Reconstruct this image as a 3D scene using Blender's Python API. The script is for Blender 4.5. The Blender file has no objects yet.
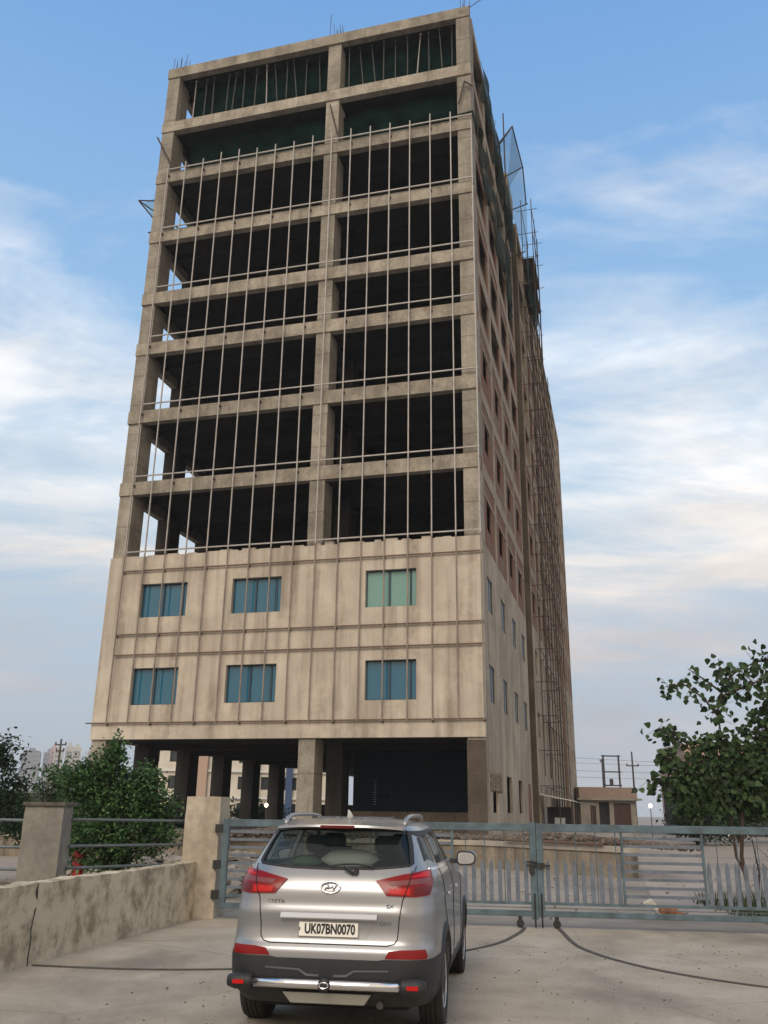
HAZE = .0005
import bpy, bmesh, math, random
from mathutils import Vector, Matrix, noise
random.seed(7)
R = math.radians
sc = bpy.context.scene
COL = sc.collection

# ---------------------------------------------------------------- materials
def newmat(name):
    m = bpy.data.materials.new(name); m.use_nodes = True
    nt = m.node_tree; b = nt.nodes['Principled BSDF']
    return m, nt, b
def N(nt, t, **kw):
    n = nt.nodes.new(t)
    for k, v in kw.items(): setattr(n, k, v)
    return n
def plain(name, c, rough=.7, metal=0, spec=.5, coat=0, emit=None, es=0, alpha=1, var=0, vs=8, bump=0):
    m, nt, b = newmat(name)
    b.inputs['Base Color'].default_value = (*c, 1); b.inputs['Roughness'].default_value = rough
    b.inputs['Metallic'].default_value = metal; b.inputs['Specular IOR Level'].default_value = spec
    b.inputs['Coat Weight'].default_value = coat; b.inputs['Coat Roughness'].default_value = .06
    if alpha < 1: b.inputs['Alpha'].default_value = alpha
    if emit: b.inputs['Emission Color'].default_value = (*emit, 1); b.inputs['Emission Strength'].default_value = es
    if var or bump:
        tc = N(nt, 'ShaderNodeTexCoord'); no = N(nt, 'ShaderNodeTexNoise'); no.inputs['Scale'].default_value = vs
        no.inputs['Detail'].default_value = 6
        nt.links.new(tc.outputs['Object'], no.inputs['Vector'])
        if var:
            cr = N(nt, 'ShaderNodeValToRGB')
            cr.color_ramp.elements[0].position = .3; cr.color_ramp.elements[1].position = .7
            cr.color_ramp.elements[0].color = (*[x*(1-var) for x in c], 1)
            cr.color_ramp.elements[1].color = (*[min(1, x*(1+var)) for x in c], 1)
            nt.links.new(no.outputs['Fac'], cr.inputs['Fac']); nt.links.new(cr.outputs['Color'], b.inputs['Base Color'])
        if bump:
            bp = N(nt, 'ShaderNodeBump'); bp.inputs['Strength'].default_value = bump; bp.inputs['Distance'].default_value = .02
            nt.links.new(no.outputs['Fac'], bp.inputs['Height']); nt.links.new(bp.outputs['Normal'], b.inputs['Normal'])
    return m
def concrete(name, c1, c2, stain, streak=.6, scale=.35, blot=(0.5, .62), bump=.25, space='Object', fine=9, pale=None, fv=.22, vary=0, joints=0, drip=(2.6, .16)):
    """weathered cast concrete: large blotches, vertical run-off streaks, fine grain"""
    m, nt, b = newmat(name); L = nt.links.new
    b.inputs['Roughness'].default_value = .9; b.inputs['Specular IOR Level'].default_value = .2
    tc = N(nt, 'ShaderNodeTexCoord')
    n1 = N(nt, 'ShaderNodeTexNoise'); n1.inputs['Scale'].default_value = scale; n1.inputs['Detail'].default_value = 9; n1.inputs['Roughness'].default_value = .62
    L(tc.outputs[space], n1.inputs['Vector'])
    r1 = N(nt, 'ShaderNodeValToRGB'); r1.color_ramp.elements[0].position = .36; r1.color_ramp.elements[1].position = .64
    r1.color_ramp.elements[0].color = (*c1, 1); r1.color_ramp.elements[1].color = (*c2, 1)
    L(n1.outputs['Fac'], r1.inputs['Fac'])
    mp = N(nt, 'ShaderNodeMapping'); mp.inputs['Scale'].default_value = (drip[0], drip[0], drip[1])
    L(tc.outputs[space], mp.inputs['Vector'])
    n2 = N(nt, 'ShaderNodeTexNoise'); n2.inputs['Scale'].default_value = 1.; n2.inputs['Detail'].default_value = 7; n2.inputs['Roughness'].default_value = .6
    L(mp.outputs['Vector'], n2.inputs['Vector'])
    r2 = N(nt, 'ShaderNodeValToRGB'); r2.color_ramp.elements[0].position = blot[0]; r2.color_ramp.elements[1].position = blot[1]+.12
    r2.color_ramp.elements[0].color = (0, 0, 0, 1); r2.color_ramp.elements[1].color = (streak, streak, streak, 1)
    L(n2.outputs['Fac'], r2.inputs['Fac'])
    mx = N(nt, 'ShaderNodeMixRGB'); mx.inputs['Color2'].default_value = (*stain, 1)
    L(r2.outputs['Color'], mx.inputs['Fac']); L(r1.outputs['Color'], mx.inputs['Color1'])
    n3 = N(nt, 'ShaderNodeTexNoise'); n3.inputs['Scale'].default_value = fine; n3.inputs['Detail'].default_value = 6
    L(tc.outputs[space], n3.inputs['Vector'])
    r3 = N(nt, 'ShaderNodeValToRGB'); r3.color_ramp.elements[0].position = .25; r3.color_ramp.elements[1].position = .75
    r3.color_ramp.elements[0].color = (1-fv, 1-fv, 1-fv, 1); r3.color_ramp.elements[1].color = (1+fv*.7, 1+fv*.7, 1+fv*.7, 1)
    L(n3.outputs['Fac'], r3.inputs['Fac'])
    ml = N(nt, 'ShaderNodeMixRGB', blend_type='MULTIPLY'); ml.inputs['Fac'].default_value = 1
    L(mx.outputs['Color'], ml.inputs['Color1']); L(r3.outputs['Color'], ml.inputs['Color2'])
    out = ml.outputs['Color']
    if pale:
        n4 = N(nt, 'ShaderNodeTexNoise'); n4.inputs['Scale'].default_value = pale[1]; n4.inputs['Detail'].default_value = 10; n4.inputs['Roughness'].default_value = .7
        L(tc.outputs[space], n4.inputs['Vector'])
        r4 = N(nt, 'ShaderNodeValToRGB'); r4.color_ramp.elements[0].position = pale[2]; r4.color_ramp.elements[1].position = pale[2]+(pale[4] if len(pale) > 4 else .05)
        r4.color_ramp.elements[0].color = (0, 0, 0, 1); r4.color_ramp.elements[1].color = (pale[3],)*3+(1,)
        L(n4.outputs['Fac'], r4.inputs['Fac'])
        m4 = N(nt, 'ShaderNodeMixRGB'); m4.inputs['Color2'].default_value = (*pale[0], 1)
        L(r4.outputs['Color'], m4.inputs['Fac']); L(out, m4.inputs['Color1']); out = m4.outputs['Color']
    if vary:
        oi = N(nt, 'ShaderNodeObjectInfo'); mr = N(nt, 'ShaderNodeMapRange'); mr.inputs['To Min'].default_value = 1-vary; mr.inputs['To Max'].default_value = 1+vary*.7
        L(oi.outputs['Random'], mr.inputs['Value']); m5 = N(nt, 'ShaderNodeMixRGB', blend_type='MULTIPLY'); m5.inputs['Fac'].default_value = 1
        L(out, m5.inputs['Color1']); L(mr.outputs[0], m5.inputs['Color2']); out = m5.outputs['Color']
    if joints:      # shutter-board lift lines left by the casting
        sx = N(nt, 'ShaderNodeSeparateXYZ'); L(tc.outputs[space], sx.inputs[0])
        nw = N(nt, 'ShaderNodeTexNoise'); nw.inputs['Scale'].default_value = .9; L(tc.outputs[space], nw.inputs['Vector'])
        a1 = N(nt, 'ShaderNodeMath', operation='MULTIPLY_ADD'); L(nw.outputs['Fac'], a1.inputs[0]); a1.inputs[1].default_value = .25; L(sx.outputs['Z'], a1.inputs[2])
        a2 = N(nt, 'ShaderNodeMath', operation='MULTIPLY'); L(a1.outputs[0], a2.inputs[0]); a2.inputs[1].default_value = joints
        a3 = N(nt, 'ShaderNodeMath', operation='FRACT'); L(a2.outputs[0], a3.inputs[0])
        r6 = N(nt, 'ShaderNodeValToRGB'); r6.color_ramp.elements[0].position = .0; r6.color_ramp.elements[1].position = .05
        r6.color_ramp.elements[0].color = (.55, .53, .5, 1); r6.color_ramp.elements[1].color = (1, 1, 1, 1); L(a3.outputs[0], r6.inputs['Fac'])
        m6 = N(nt, 'ShaderNodeMixRGB', blend_type='MULTIPLY'); m6.inputs['Fac'].default_value = 1; L(out, m6.inputs['Color1']); L(r6.outputs['Color'], m6.inputs['Color2']); out = m6.outputs['Color']
    L(out, b.inputs['Base Color'])
    bp = N(nt, 'ShaderNodeBump'); bp.inputs['Strength'].default_value = bump; bp.inputs['Distance'].default_value = .02
    L(n3.outputs['Fac'], bp.inputs['Height']); L(bp.outputs['Normal'], b.inputs['Normal'])
    return m
def brickmat(name, c1, c2, mortar, scale=4.):
    m, nt, b = newmat(name); L = nt.links.new
    b.inputs['Roughness'].default_value = .95; b.inputs['Specular IOR Level'].default_value = .1
    tc = N(nt, 'ShaderNodeTexCoord'); sp = N(nt, 'ShaderNodeSeparateXYZ'); cb = N(nt, 'ShaderNodeCombineXYZ')
    L(tc.outputs['Object'], sp.inputs[0]); L(sp.outputs['Y'], cb.inputs['X']); L(sp.outputs['Z'], cb.inputs['Y'])
    br = N(nt, 'ShaderNodeTexBrick'); br.inputs['Scale'].default_value = scale
    br.inputs['Color1'].default_value = (*c1, 1); br.inputs['Color2'].default_value = (*c2, 1); br.inputs['Mortar'].default_value = (*mortar, 1)
    L(cb.outputs[0], br.inputs['Vector'])
    no = N(nt, 'ShaderNodeTexNoise'); no.inputs['Scale'].default_value = .5; no.inputs['Detail'].default_value = 8
    L(tc.outputs['Object'], no.inputs['Vector'])
    rr = N(nt, 'ShaderNodeValToRGB'); rr.color_ramp.elements[0].position = .48; rr.color_ramp.elements[1].position = .6
    rr.color_ramp.elements[0].color = (0, 0, 0, 1); rr.color_ramp.elements[1].color = (.75, .75, .75, 1)
    L(no.outputs['Fac'], rr.inputs['Fac'])
    mx = N(nt, 'ShaderNodeMixRGB'); mx.inputs['Color2'].default_value = (.2, .165, .13, 1)
    L(rr.outputs['Color'], mx.inputs['Fac']); L(br.outputs['Color'], mx.inputs['Color1']); L(mx.outputs['Color'], b.inputs['Base Color'])
    return m
M = {}
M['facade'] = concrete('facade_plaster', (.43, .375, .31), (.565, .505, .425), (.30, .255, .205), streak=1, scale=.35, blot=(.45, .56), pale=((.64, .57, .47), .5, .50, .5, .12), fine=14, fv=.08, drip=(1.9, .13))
M['frame_conc'] = concrete('frame_concrete', (.235, .21, .175), (.375, .34, .285), (.14, .122, .10), streak=.6, scale=.7, vary=.22, joints=.62)
M['beam_conc'] = concrete('beam_concrete', (.27, .24, .195), (.43, .385, .315), (.15, .128, .105), streak=.75, scale=.9, blot=(.46, .58), vary=.15, drip=(1.6, .6), pale=((.30, .17, .12), 1.1, .62, .5))
M['inner_conc_shade'] = concrete('shaded_interior_concrete', (.045, .040, .035), (.075, .065, .056), (.03, .027, .024), streak=.4)  # same concrete darkened: the indoor shade is put into the colour
M['soffit_shade'] = concrete('shaded_soffit', (.022, .020, .018), (.040, .035, .031), (.015, .014, .012), streak=.4)  # near-black: shade of the deep open floors painted into the concrete
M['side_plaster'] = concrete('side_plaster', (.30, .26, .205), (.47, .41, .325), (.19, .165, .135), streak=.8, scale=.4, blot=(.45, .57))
M['side_conc'] = concrete('side_concrete', (.27, .22, .165), (.38, .32, .25), (.17, .14, .11), streak=.5, scale=.8)
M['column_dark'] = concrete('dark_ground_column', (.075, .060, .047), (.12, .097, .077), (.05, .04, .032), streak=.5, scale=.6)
M['brick'] = brickmat('red_brick', (.25, .12, .085), (.165, .085, .06), (.19, .15, .12))
M['pipe_grey'] = plain('mullion_steel', (.36, .34, .32), .6, .2, var=.15, vs=3)
M['pipe_dull'] = plain('dull_mullion', (.24, .20, .165), .75, .1, var=.25, vs=2)  # lower lengths of the tubes, browner and darker than the upper
M['pipe_dark'] = plain('rusted_pipe', (.13, .085, .06), .8, .1, var=.3)
M['scaf'] = plain('scaffold_tube', (.06, .045, .036), .8, var=.3)
M['rebar'] = plain('rebar', (.09, .06, .05), .85)
M['glass_teal'] = plain('window_glass_teal', (.014, .115, .195), .06, spec=.8)
M['glass_green'] = plain('window_glass_green', (.15, .31, .28), .1, spec=.8)
M['frame_blue'] = plain('window_frame', (.02, .045, .07), .5)
M['net'] = plain('green_net', (.003, .012, .010), 1, spec=.02, var=.7, vs=1.2)
M['prop'] = plain('prop_steel', (.06, .062, .055), .7)
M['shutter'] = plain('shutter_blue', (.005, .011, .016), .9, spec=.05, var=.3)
M['cream'] = plain('cream_paint', (.68, .63, .54), .9, var=.12, vs=.5)
M['pinkwall'] = plain('pink_paint', (.50, .36, .28), .9)
M['voidwin'] = plain('dark_window', (.03, .034, .038), .35)
M['bluesheet'] = plain('blue_sheet', (.05, .09, .19), .8)
M['shedwall'] = concrete('shed_plaster', (.24, .22, .19), (.36, .33, .28), (.15, .13, .11), scale=.6)
M['shedroof'] = plain('shed_parapet', (.30, .225, .18), .9, var=.15)
M['brown'] = plain('brown_door', (.06, .03, .022), .8)
M['tin'] = plain('tin_sheet', (.32, .34, .34), .6, .3, var=.2)
M['gate'] = plain('gate_paint', (.082, .125, .15), .55, .1, var=.35, vs=5, bump=.1)
M['gate_light'] = plain('picket_paint', (.12, .145, .185), .55, .1, var=.25, vs=5)
M['blackmetal'] = plain('black_metal', (.02, .02, .02), .7)
M['lowwall'] = concrete('peeling_render', (.27, .225, .16), (.37, .315, .225), (.18, .15, .115), streak=.55, scale=1.6, pale=((.62, .545, .42), 3.2, .38, .8, .17), drip=(5, .7), blot=(.46, .58), fv=.16)
M['gatepillar'] = concrete('painted_pillar', (.38, .335, .265), (.49, .435, .35), (.27, .225, .17), streak=.7, scale=1.2)
M['greypillar'] = concrete('grey_pillar', (.20, .19, .17), (.27, .255, .225), (.14, .13, .115), streak=.5, scale=1.2)
M['cap'] = plain('pillar_cap', (.09, .08, .065), .9, var=.3)
M['track'] = plain('worn_track', (.075, .068, .06), .8, var=.3)
M['rail'] = plain('grey_rail', (.13, .15, .155), .5, .4, var=.2)
M['stain_wall'] = concrete('retaining_wall', (.21, .18, .14), (.33, .28, .215), (.11, .095, .08), streak=.9, scale=.9, blot=(.44, .54))
M['coping'] = plain('coping', (.36, .325, .27), .9, var=.2, vs=2)
M['rubble'] = plain('rubble', (.14, .11, .09), .95, var=.5, vs=2.5)
M['rubble_pale'] = plain('pale_rubble', (.25, .225, .195), .95, var=.45, vs=1.5)
M['red'] = plain('red_paint', (.36, .02, .03), .6)
M['white'] = plain('white_paint', (.7, .7, .68), .6)
M['bark'] = plain('bark', (.055, .034, .026), .95, var=.3, vs=6, bump=.4)
M['darkwall'] = plain('dark_wall', (.05, .047, .043), .95, var=.25, vs=.7)
M['pole'] = plain('pole', (.06, .055, .055), .8)
M['lamp'] = plain('lamp_lit', (1, .8, .5), emit=(1, .70, .36), es=7)
M['hedge'] = plain('hedge', (.03, .05, .02), .95, var=.4)

def leafmat(name, c, var=.45):
    m, nt, b = newmat(name); L = nt.links.new
    b.inputs['Roughness'].default_value = .55; b.inputs['Specular IOR Level'].default_value = .35
    g = N(nt, 'ShaderNodeNewGeometry'); cr = N(nt, 'ShaderNodeValToRGB')
    cr.color_ramp.elements[0].color = (*[x*(1-var) for x in c], 1); cr.color_ramp.elements[1].color = (*[x*(1+var) for x in c], 1)
    L(g.outputs['Random Per Island'], cr.inputs['Fac']); L(cr.outputs['Color'], b.inputs['Base Color'])
    tr = N(nt, 'ShaderNodeBsdfTranslucent'); L(cr.outputs['Color'], tr.inputs['Color'])
    mx = N(nt, 'ShaderNodeMixShader'); mx.inputs[0].default_value = .3
    o = nt.nodes['Material Output']
    L(b.outputs[0], mx.inputs[1]); L(tr.outputs[0], mx.inputs[2]); L(mx.outputs[0], o.inputs['Surface'])
    return m
M['leaf_big'] = leafmat('peepal_leaf', (.040, .076, .026), .7)
M['leaf_shrub'] = leafmat('shrub_leaf', (.065, .135, .045), .75)
M['leaf_dark'] = leafmat('dark_leaf', (.025, .05, .02), .5)
M['grass'] = leafmat('weed', (.06, .085, .03), .5)

# ground materials
def groundmat(name, c1, c2, dark, dk=(.52, .66), scale=.35, amt=.6, rough=.85, crack=False):
    m, nt, b = newmat(name); L = nt.links.new
    tc = N(nt, 'ShaderNodeTexCoord')
    def ns(s, det=9, ro=.6, mp=None):
        n = N(nt, 'ShaderNodeTexNoise'); n.inputs['Scale'].default_value = s; n.inputs['Detail'].default_value = det; n.inputs['Roughness'].default_value = ro
        if mp:
            q = N(nt, 'ShaderNodeMapping'); q.inputs['Scale'].default_value = mp; L(tc.outputs['Object'], q.inputs['Vector']); L(q.outputs['Vector'], n.inputs['Vector'])
        else: L(tc.outputs['Object'], n.inputs['Vector'])
        return n.outputs['Fac']
    def ramp(f, p0, p1, a, bb):
        r = N(nt, 'ShaderNodeValToRGB'); r.color_ramp.elements[0].position = p0; r.color_ramp.elements[1].position = p1
        r.color_ramp.elements[0].color = (*a, 1); r.color_ramp.elements[1].color = (*bb, 1); L(f, r.inputs['Fac']); return r.outputs['Color']
    base = ramp(ns(1.1), .35, .65, c1, c2)
    f = ramp(ns(scale, 8, .55, (1, .55, 1)), dk[0], dk[1], (0, 0, 0), (amt,)*3)
    mx = N(nt, 'ShaderNodeMixRGB'); mx.inputs['Color2'].default_value = (*dark, 1); L(f, mx.inputs['Fac']); L(base, mx.inputs['Color1'])
    sp = ramp(ns(15, 5, .6), .64, .70, (1, 1, 1), (.55, .53, .5))
    m2 = N(nt, 'ShaderNodeMixRGB', blend_type='MULTIPLY'); m2.inputs['Fac'].default_value = 1; L(mx.outputs['Color'], m2.inputs['Color1']); L(sp, m2.inputs['Color2'])
    gr = ramp(ns(45, 4), .2, .8, (.8,)*3, (1.18,)*3)
    m3 = N(nt, 'ShaderNodeMixRGB', blend_type='MULTIPLY'); m3.inputs['Fac'].default_value = 1; L(m2.outputs['Color'], m3.inputs['Color1']); L(gr, m3.inputs['Color2'])
    out = m3.outputs['Color']
    if crack:
        v = N(nt, 'ShaderNodeTexVoronoi', feature='DISTANCE_TO_EDGE'); v.inputs['Scale'].default_value = .33
        q = N(nt, 'ShaderNodeMixRGB'); q.inputs['Fac'].default_value = .12
        nn = N(nt, 'ShaderNodeTexNoise'); nn.inputs['Scale'].default_value = 1.5; L(tc.outputs['Object'], nn.inputs['Vector'])
        L(tc.outputs['Object'], q.inputs['Color1']); L(nn.outputs['Color'], q.inputs['Color2']); L(q.outputs['Color'], v.inputs['Vector'])
        ck = ramp(v.outputs['Distance'], .0012, .005, (.80, .79, .77), (1, 1, 1))
        m4 = N(nt, 'ShaderNodeMixRGB', blend_type='MULTIPLY'); m4.inputs['Fac'].default_value = 1; L(out, m4.inputs['Color1']); L(ck, m4.inputs['Color2']); out = m4.outputs['Color']
    L(out, b.inputs['Base Color'])
    rr = ramp(f, 0, 1, (rough,)*3, (rough-.3,)*3); L(rr, b.inputs['Roughness']); b.inputs['Specular IOR Level'].default_value = .3
    bp = N(nt, 'ShaderNodeBump'); bp.inputs['Strength'].default_value = .25; bp.inputs['Distance'].default_value = .01; L(ns(22, 8), bp.inputs['Height']); L(bp.outputs['Normal'], b.inputs['Normal'])
    return m
M['apron'] = groundmat('concrete_apron', (.33, .287, .228), (.435, .388, .318), (.20, .172, .138), scale=.6, amt=.75, crack=True)
M['dirt'] = groundmat('bare_ground', (.27, .235, .20), (.36, .32, .27), (.15, .13, .11), scale=.25, amt=.7)
M['path'] = groundmat('pale_path', (.33, .28, .25), (.41, .355, .315), (.20, .17, .15), scale=.3)

# ---------------------------------------------------------------- mesh helpers
class MB:
    def __init__(s): s.v = []; s.f = []; s.smooth = False
    def add(s, vs, fs):
        o = len(s.v); s.v += [tuple(v) for v in vs]; s.f += [tuple(i+o for i in f) for f in fs]; return s
    def box(s, x0, x1, y0, y1, z0, z1):
        return s.add([(x0, y0, z0), (x1, y0, z0), (x1, y1, z0), (x0, y1, z0), (x0, y0, z1), (x1, y0, z1), (x1, y1, z1), (x0, y1, z1)],
                     [(0, 3, 2, 1), (4, 5, 6, 7), (0, 1, 5, 4), (1, 2, 6, 5), (2, 3, 7, 6), (3, 0, 4, 7)])
    def obox(s, p, ax, ay, az, hx, hy, hz):
        p = Vector(p); ax = Vector(ax)*hx; ay = Vector(ay)*hy; az = Vector(az)*hz
        vs = [p+i*ax+j*ay+k*az for k in (-1, 1) for i, j in ((-1, -1), (1, -1), (1, 1), (-1, 1))]
        return s.add(vs, [(0, 3, 2, 1), (4, 5, 6, 7), (0, 1, 5, 4), (1, 2, 6, 5), (2, 3, 7, 6), (3, 0, 4, 7)])
    def tube(s, a, b, r, r2=None, n=6):
        a = Vector(a); b = Vector(b); r2 = r if r2 is None else r2
        d = (b-a).normalized(); u = d.orthogonal().normalized(); w = d.cross(u)
        vs = []
        for p, q in ((a, r), (b, r2)):
            for i in range(n):
                t = 2*math.pi*i/n; vs.append(p+u*math.cos(t)*q+w*math.sin(t)*q)
        fs = [(i, (i+1) % n, n+(i+1) % n, n+i) for i in range(n)]+[tuple(range(n-1, -1, -1)), tuple(range(n, 2*n))]
        return s.add(vs, fs)
    def path(s, pts, r, n=6):
        """one continuous tube along points; r a number or a list"""
        pts = [Vector(p) for p in pts]; rs = r if isinstance(r, (list, tuple)) else [r]*len(pts)
        u = None; vs = []; m = len(pts)
        for k, p in enumerate(pts):
            d = (pts[min(k+1, m-1)]-pts[max(k-1, 0)]).normalized()
            u = d.orthogonal().normalized() if u is None else (u-d*u.dot(d)).normalized()
            w = d.cross(u)
            for i in range(n):
                t = 2*math.pi*i/n; vs.append(p+u*math.cos(t)*rs[k]+w*math.sin(t)*rs[k])
        fs = [(k*n+i, k*n+(i+1) % n, (k+1)*n+(i+1) % n, (k+1)*n+i) for k in range(m-1) for i in range(n)]
        fs += [tuple(range(n-1, -1, -1)), tuple(range((m-1)*n, m*n))]
        return s.add(vs, fs)
    def prism(s, poly, z0, z1):
        n = len(poly); vs = [(x, y, z0) for x, y in poly]+[(x, y, z1) for x, y in poly]
        return s.add(vs, [tuple(range(n-1, -1, -1)), tuple(range(n, 2*n))]+[(i, (i+1) % n, n+(i+1) % n, n+i) for i in range(n)])
    def lathe(s, prof, n=24, axis='z', c=(0, 0, 0)):
        m = len(prof); vs = []
        for k, (r, h) in enumerate(prof):
            for i in range(n):
                t = 2*math.pi*i/n
                if axis == 'z': v = (r*math.cos(t), r*math.sin(t), h)
                elif axis == 'x': v = (h, r*math.cos(t), r*math.sin(t))
                else: v = (r*math.cos(t), h, r*math.sin(t))
                vs.append((v[0]+c[0], v[1]+c[1], v[2]+c[2]))
        fs = [(k*n+i, k*n+(i+1) % n, (k+1)*n+(i+1) % n, (k+1)*n+i) for k in range(m-1) for i in range(n)]
        fs += [tuple(range(n-1, -1, -1)), tuple(range((m-1)*n, m*n))]
        return s.add(vs, fs)
    def build(s, name, mat, parent=None, smooth=False, bevel=0, fix=True):
        me = bpy.data.meshes.new(name); me.from_pydata(s.v, [], s.f)
        if fix:
            bm = bmesh.new(); bm.from_mesh(me); bmesh.ops.recalc_face_normals(bm, faces=bm.faces)
            if bevel: bmesh.ops.bevel(bm, geom=[e for e in bm.edges], offset=bevel, segments=1, affect='EDGES')
            bm.to_mesh(me); bm.free()
        return link(name, me, mat, parent, smooth)
def link(name, me, mat, parent=None, smooth=False):
    for m in (mat if isinstance(mat, (list, tuple)) else [mat]):
        me.materials.append(M[m] if isinstance(m, str) else m)
    if smooth:
        me.polygons.foreach_set('use_smooth', [True]*len(me.polygons))
    o = bpy.data.objects.new(name, me); COL.objects.link(o)
    if parent: o.parent = parent
    return o
def tag(o, label=None, cat=None, group=None, kind=None):
    if label: o['label'] = label
    if cat: o['category'] = cat
    if group: o['group'] = group
    if kind: o['kind'] = kind
    return o
def thing(name, loc, rz, label, cat, group=None):
    o = bpy.data.objects.new(name, None); COL.objects.link(o); o.empty_display_size = .3
    o.location = loc; o.rotation_euler = (0, 0, rz)
    return tag(o, label, cat, group)
def wallbox(mb, s0, s1, z0, z1, holes, put):
    """wall rectangle with rectangular holes (a0,a1,b0,b1); put(a0,a1,b0,b1) adds one solid piece"""
    xs = sorted({s0, s1, *[max(s0, min(s1, h[0])) for h in holes], *[max(s0, min(s1, h[1])) for h in holes]})
    for a, b in zip(xs[:-1], xs[1:]):
        if b-a < 1e-4: continue
        hs = sorted([(h[2], h[3]) for h in holes if h[0] <= a+1e-4 and h[1] >= b-1e-4])
        z = z0
        for h0, h1 in hs:
            if h0 > z: put(a, b, z, min(h0, z1))
            z = max(z, h1)
        if z < z1: put(a, b, z, z1)

# ---------------------------------------------------------------- setting
GR = 2500
tag(MB().add([(-GR, -GR, 0), (GR, -GR, 0), (GR, GR, 0), (-GR, GR, 0)], [(0, 1, 2, 3)]).build('ground', 'dirt', fix=False), kind='structure')
tag(MB().add([(-4.2, -30, .004), (30, -30, .004), (30, 11.6, .004), (8, 14.35, .004), (-2.7, 15.7, .004), (-4.2, 10, .004)], [(0, 1, 2, 3, 4, 5)]).build('concrete_apron', 'apron', fix=False), kind='structure')
tag(MB().add([(4.9, 17.2, .004), (6.1, 16.9, .004), (7.6, 21, .004), (11.5, 34, .004), (21, 62, .004), (27, 84, .004), (23, 84, .004), (12.5, 46, .004), (8.0, 29, .004), (6.1, 21.5, .004)], [tuple(range(10))]).build('path', 'path', fix=False), kind='structure')
PZ = .80
plat = [(7.0, 26.7), (3.4, 31.4), (-6, 33.0), (-30, 37), (-34, 140), (36, 140), (22, 84), (12.2, 45)]
tag(MB().prism(list(reversed(plat)), -.2, PZ).build('raised_terrace', 'dirt'), kind='structure')

# ---------------------------------------------------------------- main building
AZ = R(15.1165)
bld = thing('tower_building', (4.140, 35.7215, 0), -AZ, 'tall unfinished concrete office tower with open floors over two plastered storeys', 'building')
W = 17.6; DEP = 59.5
slabs = [16.65, 20.47, 24.3, 27.28, 31.1, 34.95, 38.45, 42.34]     # slab tops above the plastered storeys
# columns: front, left side, centre line
colx = [(-.74, -.0), (-7.85, -7.1), (-17.6, -16.85)]
for k in range(0, 6):
    for i, (a, b) in enumerate(colx):
        if i == 0 and k > 0: a, b = -1.0, -.3
        y0 = .05 if k == 0 else 4.3*k-.5
        ztop = 42.0
        if k > 3: ztop = 4.7
        mb = MB()
        zs = [PZ-.1]+([4.55]+slabs if ztop > 5 else [4.55])
        mb.box(a+(.01 if i == 2 else 0), b-(.01 if i == 0 else 0), y0, y0+1.1, PZ-.1, ztop)
        if k: mb.build('column', 'inner_conc_shade', bld)
        else:
            for za, zb in zip([PZ-.1, 12.86]+[t-.001 for t in slabs[:-1]], [4.52]+[t-.665 for t in slabs]):
                MB().box(a+.012, b-.012, y0+random.uniform(-.03, .03), y0+1.1, za, zb+.004).build('column', 'frame_conc', bld)
# dark lower face of the corner column (a thin dark slab set over its front)
MB().box(-.76, -.002, -.0, .06, PZ-.1, 4.42).build('column_dark_face', 'column_dark', bld)
# floor slabs with edge beams
def slab(top, bd=.66, name='floor_slab'):
    mb = MB()
    mb.box(-W-.01, .0, -.03, .35, top-bd, top)                      # front beam
    mb.box(-W-.01, -W+.35, .35, 13.2, top-bd, top)                  # left beam
    eo = mb.build('edge_beam', 'beam_conc', bld); mb = MB()
    mb.box(-W+.35, -.26, .35, DEP-.1, top-.16, top-.01)             # plate
    for y in (4.3, 8.6, 12.9): mb.box(-W+.35, -.3, y-.15, y+.2, top-bd+.02, top-.16)
    for y in (2.15, 6.45): mb.box(-W+.35, -.3, y-.1, y+.1, top-.42, top-.16)
    mb.box(-7.65, -7.3, .35, 13, top-bd+.01, top-.16)
    return mb.build(name, 'soffit_shade', bld)
for t in slabs: slab(t)
mb = MB(); mb.box(-W+.2, -.3, .4, DEP-.1, 12.6, 12.79); mb.build('floor_slab', 'soffit_shade', bld)
mb = MB(); mb.box(-W+.02, -.26, .27, DEP-.1, 4.62, 4.9)
for y in (4.3, 8.6, 12.9, 17.2, 21.5): mb.box(-W+.1, -.3, y-.15, y+.2, 4.35, 4.62)
mb.build('soffit_slab', 'soffit_shade', bld)
# plastered facade of two storeys with six windows
fw = [(15.84, 13.5, 9.93, 11.5, 't'), (11.28, 8.93, 9.93, 11.53, 't'), (5.06, 2.81, 9.93, 11.56, 'g'),
      (15.86, 13.59, 6.0, 7.62, 't'), (11.30, 8.96, 6.02, 7.65, 't'), (5.0, 2.8, 6.02, 7.67, 't')]
mb = MB()
holes = [(-a, -b, z0, z1) for a, b, z0, z1, _ in fw]
wallbox(mb, -W-.02, .0, 4.53, 12.84, holes, lambda a, b, c, d: mb.box(a, b, -.06, .26, c, d))
mb.build('facade_wall', 'facade', bld)
x = -16.8                     # uneven broken plaster on top of the facade
while x < -.8:
    w_ = random.uniform(.25, .7); h_ = random.uniform(.02, .12)
    if -8.2 < x < -6.9: h_ += .12
    MB().box(x, x+w_, -.055, .22, 12.841, 12.84+h_).build('plaster_lump', 'facade', bld); x += w_+random.choice([0.003, .2, .5])
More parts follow.
